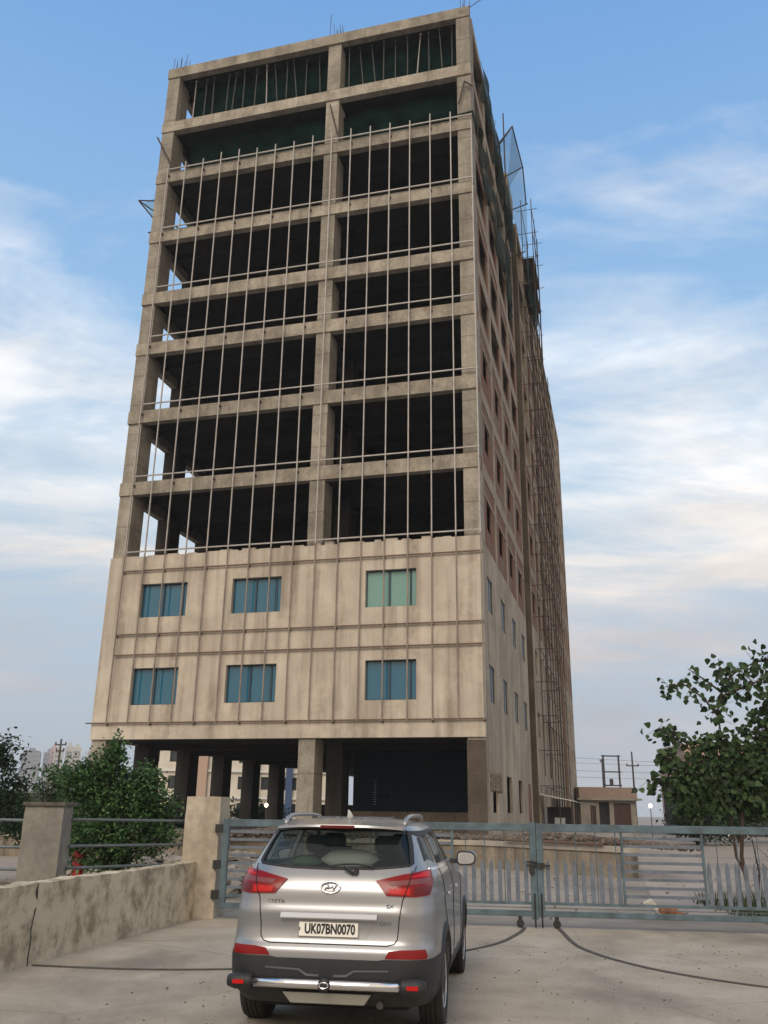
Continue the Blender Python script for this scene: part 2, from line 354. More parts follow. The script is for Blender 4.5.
# left end wall of the plastered storeys
mb = MB()
wallbox(mb, .26, DEP, 4.53, 12.84, [(2+4.3*i, 3.4+4.3*i, z, z+1.5) for i in range(13) for z in (6.1, 9.95)], lambda a, b, c, d: mb.box(-W-.02, -W+.2, a, b, c, d))
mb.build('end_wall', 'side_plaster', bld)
mb = MB(); mb.box(-W-.01, -W+.2, 13.2, DEP, 12.85, 42.2)  # unseen upper wall, added to keep daylight out of the open floors
mb.build('end_wall', 'side_conc', bld)  # the added unseen upper wall
for a, b, z0, z1, kind in fw:
    x0, x1 = -a, -b; f = MB(); t = .05
    f.box(x0, x1, .13, .21, z0, z0+t); f.box(x0, x1, .13, .21, z1-t, z1)
    ms = [x0, x0+.46*(x1-x0), x1-.28, x1]
    f.box(x0, x0+t, .13, .21, z0+t, z1-t); f.box(x1-t, x1, .13, .21, z0+t, z1-t)
    for m_ in ms[1:-1]: f.box(m_-.04, m_+.04, .125, .21, z0+t, z1-t)
    fo = f.build('window', 'frame_blue', bld)
    xs = [x0+t]+[q for m_ in ms[1:-1] for q in (m_-.04, m_+.04)]+[x1-t]
    for i in range(0, 6, 2):
        MB().box(xs[i], xs[i+1], .165+.012*(i % 4), .18+.012*(i % 4), z0+t, z1-t).build('pane', 'glass_green' if kind == 'g' else 'glass_teal', fo)
# curtain-wall grid of steel tubes
for i in range(17):
    u = 16.8*i/16; top = 35.35+random.uniform(-.12, .12)
    MB().box(-u-.026, -u+.026, -.255, -.20, 5.16, 12.9).build('mullion', 'pipe_dull', bld); MB().box(-u-.026, -u+.026, -.255, -.20, 12.9, top if i else 34.6).build('mullion', 'pipe_grey', bld)
for z in (5.22, 8.21, 9.14, 12.13, 13.06, 16.88, 20.74, 24.57, 27.5, 31.18, 35.0):
    lo = z < 12.5
    MB().box(-17.85 if z == 5.22 else -16.84, .05, -.2 if not lo else -.19, -.14, z-.028, z+.028).build('transom', 'pipe_dark' if lo else 'pipe_grey', bld)
for i in range(0, 17, 2):       # brackets holding the grid off the facade
    for z in (5.22, 9.14, 12.13, 16.5, 20.3, 24.1, 30.9, 34.7):
        MB().box(-16.8*i/16-.05, -16.8*i/16+.05, -.14 if z < 13 else -.2, -.03 if z > 13 else -.06, z-.1, z-.037).build('bracket', 'pipe_dark', bld)
# inner partition that closes the open floors in depth
mb = MB()
for a, b in zip([12.8]+slabs[:-1], slabs):
    mb.box(-16.8, -.3, 13.25, 13.45, a, b-.17)
mb.build('inner_partition', 'soffit_shade', bld)
# ground level right bay: dark ribbed sheet wall, brown skirting
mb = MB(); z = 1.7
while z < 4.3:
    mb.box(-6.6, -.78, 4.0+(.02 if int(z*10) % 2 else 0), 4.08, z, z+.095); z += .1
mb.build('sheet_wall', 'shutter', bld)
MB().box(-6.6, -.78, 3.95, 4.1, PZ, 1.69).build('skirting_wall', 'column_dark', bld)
mb = MB(); mb.box(-16, -8, 24.5, 24.7, PZ-.1, 2.1); mb.build('dwarf_wall', 'inner_conc_shade', bld)
MB().box(-7.1, -.4, 13, 13.2, PZ, 4.3).build('rear_wall', 'inner_conc_shade', bld)
# ------- right side wall
def sideput(mb, x0, x1): return lambda a, b, c, d: mb.box(x0, x1, a, b, c, d)
A1, B0 = 17.3, 18.9
row1 = [(1.4, 3.0), (5.75, 7.35), (10.2, 11.8), (14.5, 16.2)]
hA = [(a, b, 6.08, 7.62) for a, b in row1]+[(a, b, 9.95, 11.45) for a, b in row1]
hA += [(1.6, 3.3, 1.7, 2.55), (6.1, 7.9, 1.7, 3.28), (10.7, 12.3, 1.7, 3.28)]
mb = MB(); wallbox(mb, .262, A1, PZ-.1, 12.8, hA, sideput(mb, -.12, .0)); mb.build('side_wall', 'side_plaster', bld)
for a, b in row1:
    for z0, z1 in ((6.08, 7.62), (9.95, 11.45)):
        f = MB()
        f.box(-.09, -.045, a, b, z0, z0+.05); f.box(-.09, -.045, a, b, z1-.05, z1)
        for q in (a, (a+b)/2-.03, b-.05): f.box(-.09, -.045, q, q+.05, z0+.05, z1-.05)
        fo = f.build('side_window', 'frame_blue', bld)
        m_ = (a+b)/2
        MB().box(-.075, -.06, a+.05, m_-.03, z0+.05, z1-.05).build('pane', 'voidwin', fo)
        MB().box(-.085, -.07, m_+.02, b-.05, z0+.05, z1-.05).build('pane', 'voidwin', fo)
mb = MB()                       # pierced screen over the first low window
for i in range(12):
    for j in range(5):
        if (i+j) % 2 == 0: mb.box(.0, .05, .9+i*.29, .9+i*.29+.26, 2.56+j*.15, 2.56+j*.15+.13)
        mb.box(.001, .03, .9+i*.29, .9+i*.29+.05, 2.5, 3.3)
mb.build('pierced_screen', 'side_conc', bld)
MB().box(-.05, .012, 15.0, 16.4, PZ, 3.25).build('bricked_door', 'brick', bld)
# block A above the plaster: concrete grid with brick infill
def upper(block, s0, s1, xo, zbase, levels):
    cons, brk, lint = MB(), MB(), MB()
    nb = max(1, round((s1-s0)/(4.3 if block == 'A' else 3.4))); pitch = (s1-s0)/nb
    for z0, z1 in zip([zbase]+levels[:-1], levels):
        cons.box(xo-.3, xo+.0, s0, s1, z1-.66, z1)
        for k in range(nb):
            a = s0+k*pitch; b = a+pitch
            a_ = a+.32 if k else a+.02
            if z0 > 34:                     # top two storeys left open
                continue
            h = z1-z0
            zz1 = z0+min(2.35, h-.8); zz0 = z0+.95
            w0, w1 = (a+1.25, a+2.75) if block == 'A' else (a+.9, a+2.4)
            if z0 > 24: w0, w1, zz0 = a+1.0, a+3.5, z0+.35
            if block == 'B' and k % 2: w0, w1 = a+1.6, a+2.6
            if random.random() < .25 and z0 > 20: w0 = a+.45
            wallbox(brk, a_, b-.3, z0, z1-.66, [(w0, w1, zz0, zz1)], sideput(brk, xo-.11, xo-.03))
            if block == 'A' or z0 < 25: MB().box(xo-.029, xo-.005, a_, b-.3, zz1, zz1+.14).build('lintel', 'side_conc', bld)
    for k in range(nb+1):
        a = s0+k*pitch
        if k == 0: q0, q1 = a, a+.02
        elif k == nb: q0, q1 = a-.3, a
        else: q0, q1 = a-.3, a+.3
        cons.box(xo-.35, xo-.004, q0, q1, zbase, levels[-1]-.1)
    cons.build('side_frame', 'side_conc', bld); brk.build('brick_infill', 'brick', bld)
upper('A', .762, A1, -.0, 12.8, slabs)
MB().box(-.3, -.02, .36, .76, 12.85, 41.6).build('brick_infill', 'brick', bld)
hB = []
nb = 12; pit = (DEP-B0)/nb
for k in range(nb):
    a = B0+k*pit
    for z0 in (6.1, 9.9): hB += [(a+.9, a+2.3, z0, z0+1.5)]
    hB += [(a+2.6, a+3.0, 5.0, 5.5), (a+2.6, a+3.0, 8.8, 9.3), (a+.9, a+1.9, 1.8, 3.2)]
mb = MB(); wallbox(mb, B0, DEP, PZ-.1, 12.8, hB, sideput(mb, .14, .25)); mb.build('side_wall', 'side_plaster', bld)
upper('B', B0, DEP, .25, 12.8, slabs)
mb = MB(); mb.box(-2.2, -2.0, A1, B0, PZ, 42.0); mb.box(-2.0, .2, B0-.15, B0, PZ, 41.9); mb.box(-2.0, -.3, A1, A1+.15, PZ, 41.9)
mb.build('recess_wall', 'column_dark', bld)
for k in range(1, nb):
    a = B0+k*pit; MB().box(.25, .29, a-.16, a+.16, 4.2, 42.0).build('side_fin', 'side_conc', bld)
MB().box(-W+.1, .2, DEP-.1, DEP+.1, PZ, 42.2).build('rear_wall', 'side_conc', bld)
MB().box(-4.5, .1, 15.2, 18.4, 42.35, 43.9).build('stair_head', 'side_conc', bld)
MB().box(-W+.1, .2, 20, DEP, 42.35, 42.7).build('parapet', 'side_conc', bld)
# starter bars on the roof
def bars(cx, cy, n, h, sx=.6):
    mb = MB()
    for i in range(n):
        x = cx+sx*(i/(n-1)-.5)+random.uniform(-.03, .03); y = cy+random.uniform(0, .8); hh = h*random.uniform(.6, 1.15)
        mb.tube((x, y, 42.2), (x+random.uniform(-.12, .12), y, 42.3+hh), .016, n=5)
    return mb.build('starter_bars', 'rebar', bld)
bars(-.4, .1, 7, 1.4); bars(-7.5, .1, 8, 1.5); bars(-17.2, .1, 8, 1.4, .8); bars(-.4, 20, 5, 1.8); bars(-.3, 34, 5, 1.8); bars(-.3, 9, 5, 1.3); bars(0, 47, 5, 1.8)
MB().tube((-.3, .2, 42.3), (1.7, -.6, 42.5), .02, n=5).build('loose_bar', 'rebar', bld)

# ---- formwork props and nets on the top two floors (placed in the tower's own frame)
TM = Matrix.Translation((4.140, 35.7215, 0)) @ Matrix.Rotation(-AZ, 4, 'Z')
def world(p): return TM @ Vector(p)
pc = 0
for i in range(26):
    u = .95+i*.63+random.uniform(-.15, .15)
    if 6.9 < u < 8.0: continue
    tl = random.uniform(-.35, .35) if random.random() < .45 else random.uniform(-.06, .06)
    y = random.uniform(.42, .62)
    mb = MB(); mb.tube((0, 0, 0), (tl*.5, 0, 1.7), .035, n=6); mb.tube((tl*.5, 0, 1.7), (tl, 0, 3.2), .026, n=6); mb.box(-.07, .07, -.07, .07, 0, .012); mb.box(tl-.07, tl+.07, -.07, .07, 3.2, 3.215)
    o = mb.build('formwork_prop', 'prop' if i % 7 != 3 else 'pipe_grey'); o.location = world((-u, y, 38.455)); o.rotation_euler = (0, 0, -AZ)
    tag(o, 'thin steel formwork prop under the roof slab of the tower', 'prop', 'formwork props on the top floor of the tower')
def netsheet(name, pts_fn, nu, nv, mat, label, cat='safety net', group=None, thick=.012):
    vs = [pts_fn(i/nu, j/nv) for j in range(nv+1) for i in range(nu+1)]
    fs = [(j*(nu+1)+i, j*(nu+1)+i+1, (j+1)*(nu+1)+i+1, (j+1)*(nu+1)+i) for j in range(nv) for i in range(nu)]
    me = bpy.data.meshes.new(name); me.from_pydata([tuple(v) for v in vs], [], fs)
    o = link(name, me, mat, smooth=True); tag(o, label, cat, group)
    md = o.modifiers.new('thick', 'SOLIDIFY'); md.thickness = thick
    return o
netsheet('green_netting', lambda i, j: world((-16.3+15.4*i, .95+.035*math.sin(i*37+2*math.sin(i*13))+.03*math.sin(i*91+j*2), 38.5+3.15*j)), 120, 4, 'net', 'dark green netting hung behind the props on the topmost floor')
netsheet('green_netting', lambda i, j: world((-16.2+15.3*i, .85+.05*math.sin(i*31+j*3)+.1*(1-j), 35.0+(2.55+.2*math.sin(i*7+1)+.06*math.sin(i*29))*j)), 120, 6, 'net', 'dark green netting sagging across the second floor from the top')
# see-through outrigger nets on the right
def netmat(name, c, fac):
    m, nt, b = newmat(name); L = nt.links.new
    b.inputs['Base Color'].default_value = (*c, 1); b.inputs['Roughness'].default_value = .95
    b.inputs['Alpha'].default_value = fac
    return m
M['net_thin'] = netmat('thin_net', (.03, .10, .12), .2)
M['net_dense'] = netmat('dense_net', (.015, .06, .045), .8)
def quadnet(P, n, mat, label, group=None, frame=None, sag=.0):
    a, b, c, d = [Vector(p) for p in P]
    def fn(i, j):
        p = (a*(1-i)+b*i)*(1-j)+(d*(1-i)+c*i)*j
        return world(p+Vector((0, 0, -sag*math.sin(math.pi*i)*math.sin(math.pi*j))))
    return netsheet('safety_net', fn, n, n, mat, label, 'safety net', group, .006)
quadnet([(.35, 9.0, 41.0), (1.15, 9.3, 42.4), (1.25, 13.4, 42.6), (.3, 13.4, 41.0)], 6, 'net_thin', 'pale see-through safety net held out from the upper right edge of the tower')
quadnet([(1.15, 9.3, 42.4), (1.3, 13.4, 42.6), (1.25, 13.6, 36.0), (.6, 9.4, 37)], 6, 'net_thin', 'tall see-through net sheet hanging beside the upper right corner of the tower')
quadnet([(1.3, 13.6, 42.6), (1.15, 17.5, 42.8), (1.1, 17.6, 35), (1.25, 13.7, 36.0)], 6, 'net_thin', 'long see-through net strip hanging down to the top of the scaffold')
def drape(s0, s1, zt0, zt1, zb0, zb1, off, label, seed):
    def fn(i, j):
        y = s0+(s1-s0)*i; zt = zt0+(zt1-zt0)*i; zb = zb0+(zb1-zb0)*i+.5*math.sin(i*17+seed)+.35*math.sin(i*41+seed)
        return world((off+.10*math.sin(i*55+seed)*(.4+j)+.22*j*(1-j)*4*abs(math.sin(i*9+seed)), y, zt+(zb-zt)*j))
    netsheet('safety_net', fn, 70, 12, 'net_drape', label, 'safety net', None, .005)
M['net_drape'] = netmat('draped_net', (.010, .028, .022), .55)
drape(1.2, 15, 35.4, 35.4, 34.2, 32.6, .10, 'dark green net draped along the right side below the top two floors of the tower', 1)
drape(3.5, 17.2, 42.2, 42.2, 40.4, 38.0, .08, 'dark green net hanging from the roof edge on the right side of the tower', 4)
drape(19.2, 24, 38.4, 38.0, 36.4, 36.8, .95, 'dark green net sagging on the scaffold deck below the roof', 8)
quadnet([(-.85, -.02, 35.25), (.1, -.12, 35.3), (.1, 1.4, 35.5), (-.85, .5, 35.4)], 5, 'net_dense', 'small dark green net scrap at the right front corner column', sag=.12)
# outrigger poles
def poles(name, segs, r, mat, label, cat, group=None, base=(0, 0, 0)):
    b = Vector(base); mb = MB()
    for p, q in segs: mb.tube(Vector(p)-b, Vector(q)-b, r, n=5)
    o = mb.build(name, mat); o.location = world(base); o.rotation_euler = (0, 0, -AZ)
    return tag(o, label, cat, group)
poles('outrigger_frame', [((-.2, 9.2, 40.3), (1.15, 9.3, 42.4)), ((-.2, 13.3, 41.8), (1.35, 13.4, 42.6)), ((-.2, 17.5, 42.4), (1.25, 17.5, 42.8)), ((1.15, 9.3, 42.4), (1.35, 13.4, 42.6)), ((1.35, 13.4, 42.6), (1.15, 17.5, 42.8)), ((.3, 9, 41), (1.15, 9.3, 42.4)), ((1.25, 13.4, 36), (-.1, 13.4, 35.5)), ((.6, 9.4, 36.6), (.6, 9.4, 43.6))], .045, 'scaf', 'dark pole frame jutting out at the upper right of the tower', 'pole frame', base=(0, 9, 40))
poles('outrigger_frame', [((-17.55, 1.2, 34.1), (-18.7, .2, 33.6)), ((-18.7, .2, 33.6), (-17.4, .8, 31.9)), ((-18.7, .2, 33.6), (-17.5, 4.2, 33.8)), ((-17.6, .5, 31.6), (-18.0, .4, 31.5))], .04, 'scaf', 'bent pole triangle sticking out left of the tower', 'pole frame', base=(-17.6, .5, 32))
poles('propping_bar', [((-17.75, -.15, 37.4), (-16.6, -.1, 35.1))], .05, 'scaf', 'dark slanting bar fixed across the upper left corner column', 'bar', base=(-17.6, 0, 36))
poles('propping_bar', [((-7.55, -.15, 37.35), (-7.1, -.1, 35.4))], .045, 'scaf', 'dark slanting bar fixed across the middle column', 'bar', base=(-7.5, 0, 36))
poles('propping_bar', [((-.62, -.15, 35.8), (-.3, -.15, 37.2)), ((-.3, -.15, 37.2), (.1, -.15, 36.8))], .045, 'scaf', 'dark bent bar fixed across the right corner column', 'bar', base=(-.4, 0, 36))
quadnet([(-18.6, .3, 33.4), (-17.65, .5, 33.9), (-17.62, .5, 32.3), (-17.9, .4, 32.6)], 3, 'net_thin', 'scrap of net in the pole triangle left of the tower')

# ---- tube scaffold on the right side
sg = thing('scaffold', world((1.0, 19, PZ)), -AZ, 'tall rusty tube scaffold standing against the right side of the tower', 'scaffold')
ss = [19.3+2.1*i for i in range(3)]
for i, s in enumerate(ss):
    for off in ((.6, 1.35) if i % 2 == 0 else (1.35,)):
        top = (44.6 if i < 5 else 42.9)-PZ-.3*(i % 3)
        bot = 0 if off == 1.35 else 3
        MB().tube((off-1, s-19, bot), (off-1, s-19, top), .032 if i != 2 else .05, n=5).build('standard', 'scaf', sg)
for j in range(21):
    z = 2.4+j*2.02
    mb = MB(); mb.tube((.37, .2, z), (.37, ss[-1]-18.7, z), .026, n=5)
    if j % 2 == 0: mb.tube((-.36, .2, z), (-.36, ss[-1]-18.7, z), .026, n=5)
    mb.build('ledger', 'scaf', sg)
    for i, s in enumerate(ss):
        if i % 2 == 0: MB().tube((-.75, s-19, z+.06), (.75 if j > 17 else .5, s-19, z+.06), .024, n=5).build('putlog', 'scaf', sg)
for i in (0, 1): MB().tube((.40, ss[i]-19, 24+i*7), (.40, ss[i+1]-19, 30+i*7), .024, n=5).build('brace', 'scaf', sg)
for k in range(8):
    MB().tube((-.5, 7.0+2.6*k, 0), (-.5, 7.0+2.6*k, 40.5-.6*(k % 3)), .035, n=5).build('standard', 'scaf', sg)
for k in range(19): MB().tube((-.46, 5.0, 2.4+k*2.02), (-.46, 26.0, 2.4+k*2.02), .03, n=5).build('ledger', 'scaf', sg)
for z in (36.6, 38.7):
    MB().box(-.5, .38, .3, 4.5, z, z+.04).build('plank_deck', 'brown', sg)
mp = MB().tube((0, 0, 0), (0, 0, 10.5), .09, n=8).build('drain_pipe', 'pipe_dark'); mp.location = world((1.55, 23.4, PZ)); tag(mp, 'thick brown pipe standing in front of the scaffold at the foot of the tower', 'pipe')
for k, (s, sw, z) in enumerate([(18.4, 3.0, 3.0)]):
    cn = thing('awning', world((.3, s, PZ)), -AZ, 'pale tin awning on thin posts at the foot of the tower side wall', 'awning')
    MB().add([(0, 0, 1.95), (0, sw, 1.95), (1.9, sw, 1.6), (1.9, 0, 1.6), (0, 0, 1.99), (0, sw, 1.99), (1.9, sw, 1.64), (1.9, 0, 1.64)], [(0, 1, 2, 3), (4, 5, 6, 7), (0, 1, 5, 4), (1, 2, 6, 5), (2, 3, 7, 6), (3, 0, 4, 7)]).build('roof_sheet', 'white', cn)
    MB().box(.2, 1.6, sw-.9, sw-.2, 0, 1.3).build('counter', 'blackmetal', cn)
    for y in (.1, sw-.1): MB().tube((1.8, y, 0), (1.8, y, 1.61), .05).build('post', 'brown', cn)
cb_ = thing('generator_box', world((1.3, 19.6, PZ)), -AZ, 'pale metal cabinet under the tin awning', 'cabinet')
MB().box(-.3, .3, -.3, .3, .05, .7).build('casing', 'tin', cb_, bevel=.02); MB().box(.301, .32, -.2, .2, .2, .6).build('door_panel', 'blackmetal', cb_)
cn = thing('awning', world((.3, 27, PZ)), -AZ, 'grey tin lean-to further along the tower side wall', 'awning')
MB().add([(0, 0, 1.9), (0, 7, 1.9), (2.6, 7, 1.5), (2.6, 0, 1.5), (0, 0, 1.94), (0, 7, 1.94), (2.6, 7, 1.54), (2.6, 0, 1.54)], [(0, 1, 2, 3), (4, 5, 6, 7), (0, 1, 5, 4), (1, 2, 6, 5), (2, 3, 7, 6), (3, 0, 4, 7)]).build('roof_sheet', 'tin', cn)
for y in (.1, 3.5, 6.9): MB().tube((2.5, y, 0), (2.5, y, 1.52), .06).build('post', 'brown', cn)

# ---------------------------------------------------------------- retaining wall and rubble
def wallrun(name, pts, th, z0, z1, mat, parent=None):
    """a wall of constant thickness following plan points; z1 may be a list"""
    z1s = z1 if isinstance(z1, list) else [z1]*len(pts)
    P = [Vector((x, y)) for x, y in pts]; vs = []; n = len(P)
    for k, p in enumerate(P):
        d = (P[min(k+1, n-1)]-P[max(k-1, 0)]).normalized(); w = Vector((-d.y, d.x))*th/2
        for q, z in ((p-w, z0), (p+w, z0), (p+w, z1s[k]), (p-w, z1s[k])): vs.append((q.x, q.y, z))
    fs = [(0, 1, 2, 3), tuple((n-1)*4+i for i in (3, 2, 1, 0))]
    for k in range(n-1):
        for i in range(4): fs.append((k*4+i, k*4+(i+1) % 4, (k+1)*4+(i+1) % 4, (k+1)*4+i))
    return MB().add(vs, fs).build(name, mat, parent)
rw = thing('retaining_wall', (3.4, 31.3, 0), 0, 'low stained yellowish retaining wall in front of the tower, behind the gate', 'wall')
q = [(7.15-3.4, 26.45-31.3), (3.4-3.4, 31.15-31.3), (-6-3.4, 32.75-31.3), (-16-3.4, 34.2-31.3)]
wallrun('wall_face', q, .3, 0, PZ-.13, 'stain_wall', rw); wallrun('coping', q, .42, PZ-.129, PZ+.02, 'coping', rw)
def rubble(name, n, area, zf, size, mat, label, cat='rubble', zbase=PZ, flat=.7):
    mb = MB()
    for i in range(n):
        x, y = area(); h = zf(x, y)*random.random()**.6
        s = random.uniform(*size)
        rot = Matrix.Rotation(random.uniform(0, 6.3), 3, 'Z') @ Matrix.Rotation(random.uniform(-.5, .5), 3, 'X') @ Matrix.Rotation(random.uniform(-.5, .5), 3, 'Y')
        vs = []
        for cx, cy, cz in ((-1, -1, -1), (1, -1, -1), (1, 1, -1), (-1, 1, -1), (-1, -1, 1), (1, -1, 1), (1, 1, 1), (-1, 1, 1)):
            v = rot @ Vector((cx*s*random.uniform(.6, 1.1), cy*s*random.uniform(.5, .9), cz*s*flat*random.uniform(.5, 1)))
            vs.append((v.x+x, v.y+y, v.z+zbase+h))
        mb.add(vs, [(0, 3, 2, 1), (4, 5, 6, 7), (0, 1, 5, 4), (1, 2, 6, 5), (2, 3, 7, 6), (3, 0, 4, 7)])
    o = mb.build(name, mat); return tag(o, label, cat, kind='stuff')
def areaA():
    while True:
        t = random.random(); x = -7+15.5*t
        y = (31.6 if x < 3.4 else 31.6-(x-3.4)*1.33)+random.uniform(0, 3.4+.35*max(0, x-3))
        return x, y
rubble('brick_rubble', 4200, areaA, lambda x, y: .16*(1+math.sin(x*1.3)*.5), (.03, .09), 'rubble', 'broken brick rubble heaped along the foot of the tower')
rubble('broken_slabs', 900, lambda: (random.uniform(-8, -1.2), random.uniform(19, 31)), lambda x, y: .22*(1+math.sin(x*2+y)*.6), (.08, .32), 'rubble_pale', 'pale broken concrete slabs lying behind the left gate leaf', zbase=.03, flat=.2)
rubble('scattered_stones', 260, lambda: (random.uniform(-2, 12), random.uniform(16, 27)), lambda x, y: .005, (.012, .04), 'rubble_pale', 'small stones scattered on the ground behind the gate', zbase=.02)
rubble('forecourt_grit', 420, lambda: (random.uniform(-2.5, 6), random.uniform(6.3, 13.6)), lambda x, y: 0, (.003, .012), 'rubble', 'tiny stones and grit strewn over the concrete forecourt', cat='grit', zbase=.006)
o = MB().tube((4.0, 29.9, PZ+.08), (6.4, 26.95, PZ+.07), .045, n=8).build('steel_pipe', 'pipe_dark'); tag(o, 'thin rusty pipe lying on top of the retaining wall', 'pipe')
o = MB().lathe([(.05, 0), (.3, .03), (.38, .18), (.25, .34), (.06, .4)], 14).build('cement_sack', 'white', smooth=True); o.location = (7.35, 28.5, .0); o.scale = (1.3, .8, 1.3); o.rotation_euler = (0, .5, .4); tag(o, 'crumpled white sack on the ground beyond the slatted gate panel', 'sack')

# ---------------------------------------------------------------- gate
GA = Vector((-2.56, 15.42, 0)); gd = Vector((8.3, -1.0, 0)).normalized(); ga = math.atan2(gd.y, gd.x)
LEAF = 5.06
def leaf(name, start, label, order):
    g = thing('gate_leaf', GA+gd*start, ga, label, 'gate', 'two leaves of the steel gate')
    def part(n, mat='gate'): return n
    t = .04
    MB().box(0, LEAF, -t, t, 1.40, 1.515).build('top_rail', 'gate', g, bevel=.006)
    MB().box(0, LEAF, -t, t, .17, .25).build('bottom_rail', 'gate', g, bevel=.006)
    MB().box(.1, LEAF-.1, -.02, .02, .335, .375).build('lower_rail', 'gate', g)
    MB().tube((.1, 0, .295), (LEAF-.1, 0, .295), .006, n=5).build('tie_rod', 'gate', g)
    MB().box(0, .1, -t-.004, t+.004, .16, 1.52).build('stile', 'gate', g, bevel=.006); MB().box(LEAF-.1, LEAF, -t-.004, t+.004, .13, 1.53).build('stile', 'gate', g, bevel=.006)
    pw = (LEAF-.2)/4
    for i, kind in enumerate(order):
        x0 = .1+i*pw; x1 = x0+pw
        if i: MB().box(x0-.018, x0+.018, -.02, .02, .376, 1.399).build('divider', 'gate', g)
        if kind == 'P':
            n = 9
            for k in range(n):
                x = x0+pw*(k+.5)/n; w = .032
                mb = MB(); vs = []
                for y in (-.014, .006): vs += [(x-w, y, .376), (x+w, y, .376), (x+w, y, .90), (x, y, 1.0), (x-w, y, .90)]
                mb.add(vs, [(4, 3, 2, 1, 0), (5, 6, 7, 8, 9)]+[(j, (j+1) % 5, 5+(j+1) % 5, 5+j) for j in range(5)])
                mb.build('picket', 'gate_light', g)
            for k in range(4):
                x = x0+pw*(k+.5)/4+.06; MB().tube((x, .012, .376), (x, .012, 1.399), .007, n=5).build('rod', 'gate', g)
        else:
            for k in range(8):
                z = .46+k*.12; MB().box(x0+.02, x1-.02, -.006, .012, z, z+.044).build('slat', 'gate_light', g)
    return g
g1 = leaf('g', 0, 'left steel gate leaf, hinged on the beige pillar and partly hidden by the car', 'HPHP')
g2 = leaf('g', LEAF+.004, 'right steel gate leaf with a dog lying behind it', 'PHPH')
# casters, hinges, latch
for g, x in ((g1, LEAF-.28), (g2, .27)):
    mb = MB(); mb.box(x-.03, x+.03, -.03, .03, .09, .169); c_ = mb.build('caster', 'blackmetal', g)
    MB().lathe([(.02, -.025), (.055, -.02), (.06, 0), (.055, .02), (.02, .025)], 16, 'y', (x, 0, .066)).build('wheel', 'blackmetal', c_)
mb = MB()
for z in (.95, .9): mb.tube((LEAF-.16, -.07, z), (LEAF+.01, -.09, z), .014)
mb.box(LEAF-.12, LEAF-.04, -.09, -.05, .78, .97); mb.build('latch', 'blackmetal', g1)
mb = MB(); mb.box(.02, .12, -.08, -.05, .86, .94); mb.tube((.06, -.07, .9), (.2, -.07, .9), .014); mb.build('latch', 'blackmetal', g2)
for g, x in ((g1, LEAF-.05), (g2, .05)):
    MB().tube((x, -.06, .02), (x, -.06, .5), .014).build('drop_bolt', 'blackmetal', g)
for z in (.3, .75, 1.3):
    MB().box(-.13, .0, -.05, .05, z, z+.13).build('hinge', 'blackmetal', g1)
# the arcs the casters have worn and steel-edged into the slab
def arc(name, pts, label):
    P = [Vector((x, y, 0)) for x, y in pts]; out = []
    for k in range(len(P)-1):
        p0, p1, p2, p3 = P[max(k-1, 0)], P[k], P[k+1], P[min(k+2, len(P)-1)]
        for s in range(8):
            t = s/8; out.append(.5*((2*p1)+(p2-p0)*t+(2*p0-5*p1+4*p2-p3)*t*t+(3*p1-p0-3*p2+p3)*t**3))
    out.append(P[-1]); w = .028; vs = []; fs = []
    for k, p in enumerate(out):
        d = (out[min(k+1, len(out)-1)]-out[max(k-1, 0)]).normalized(); n = Vector((-d.y, d.x, 0))*w
        for q, z in ((p-n, .005), (p-n, .016), (p+n, .016), (p+n, .005)): vs.append((q.x, q.y, z))
    for k in range(len(out)-1):
        for i in range(3): fs.append((k*4+i, k*4+i+1, k*4+4+i+1, k*4+4+i))
    tag(MB().add(vs, fs).build(name, 'track'), label, 'track')
arc('gate_track', [(2.25, 14.86)]+[(-2.55+4.77*math.cos(R(a)), 15.4+4.77*math.sin(R(a))) for a in (-15, -30, -45, -60, -75, -90, -105)], 'curved rusty wheel track in the concrete passing behind the car')
arc('gate_track', [(2.76, 14.85), (2.72, 14.2), (2.66, 13.4), (2.67, 12.62), (2.89, 11.68), (3.3, 10.85), (4.0, 10.1), (5.0, 9.5), (6.2, 9.2)], 'curved rusty wheel track in the concrete right of the car')

# ---------------------------------------------------------------- pillars, low wall, railing
def rough_prism(poly, z0, z1, seg, amp, name, mat, parent=None, taper=0):
    """a plastered prism with slightly uneven faces"""
    bm = bmesh.new(); vs = [bm.verts.new((x, y, z0)) for x, y in poly]; f = bm.faces.new(vs)
    r = bmesh.ops.extrude_face_region(bm, geom=[f]); tv = [v for v in r['geom'] if isinstance(v, bmesh.types.BMVert)]
    for v in tv: v.co.z = z1
    bmesh.ops.recalc_face_normals(bm, faces=bm.faces)
    for _ in range(seg): bmesh.ops.subdivide_edges(bm, edges=[e for e in bm.edges if e.calc_length() > .12], cuts=1, use_grid_fill=True)
    for v in bm.verts:
        p = v.co; n = noise.noise_vector(p*2.3)*amp+noise.noise_vector(p*7)*amp*.5
        if abs(p.z-z0) > .01: v.co += n
        if v.co.z < 0: v.co.z = 0
    me = bpy.data.meshes.new(name); bm.to_mesh(me); bm.free()
    return link(name, me, mat, parent, smooth=False)
pr = math.atan2(-.12, 1)
gp = rough_prism([(-.30, -.27), (.29, -.27), (.29, .27), (-.30, .27)], 0, 1.86, 4, .012, 'gate_pillar', 'gatepillar'); gp.location = (-2.90, 15.75, 0); gp.rotation_euler = (0, 0, pr)
tag(gp, 'beige plastered square gate pillar at the end of the peeling low wall', 'pillar')
fp = thing('fence_pillar', (-4.86, 13.75, 0), R(-4), 'grey plastered pillar with a dark cap standing behind the low wall', 'pillar')
rough_prism([(-.29, -.2), (.29, -.2), (.27, .2), (-.27, .2)], 0, 1.66, 4, .01, 'shaft', 'greypillar', fp)
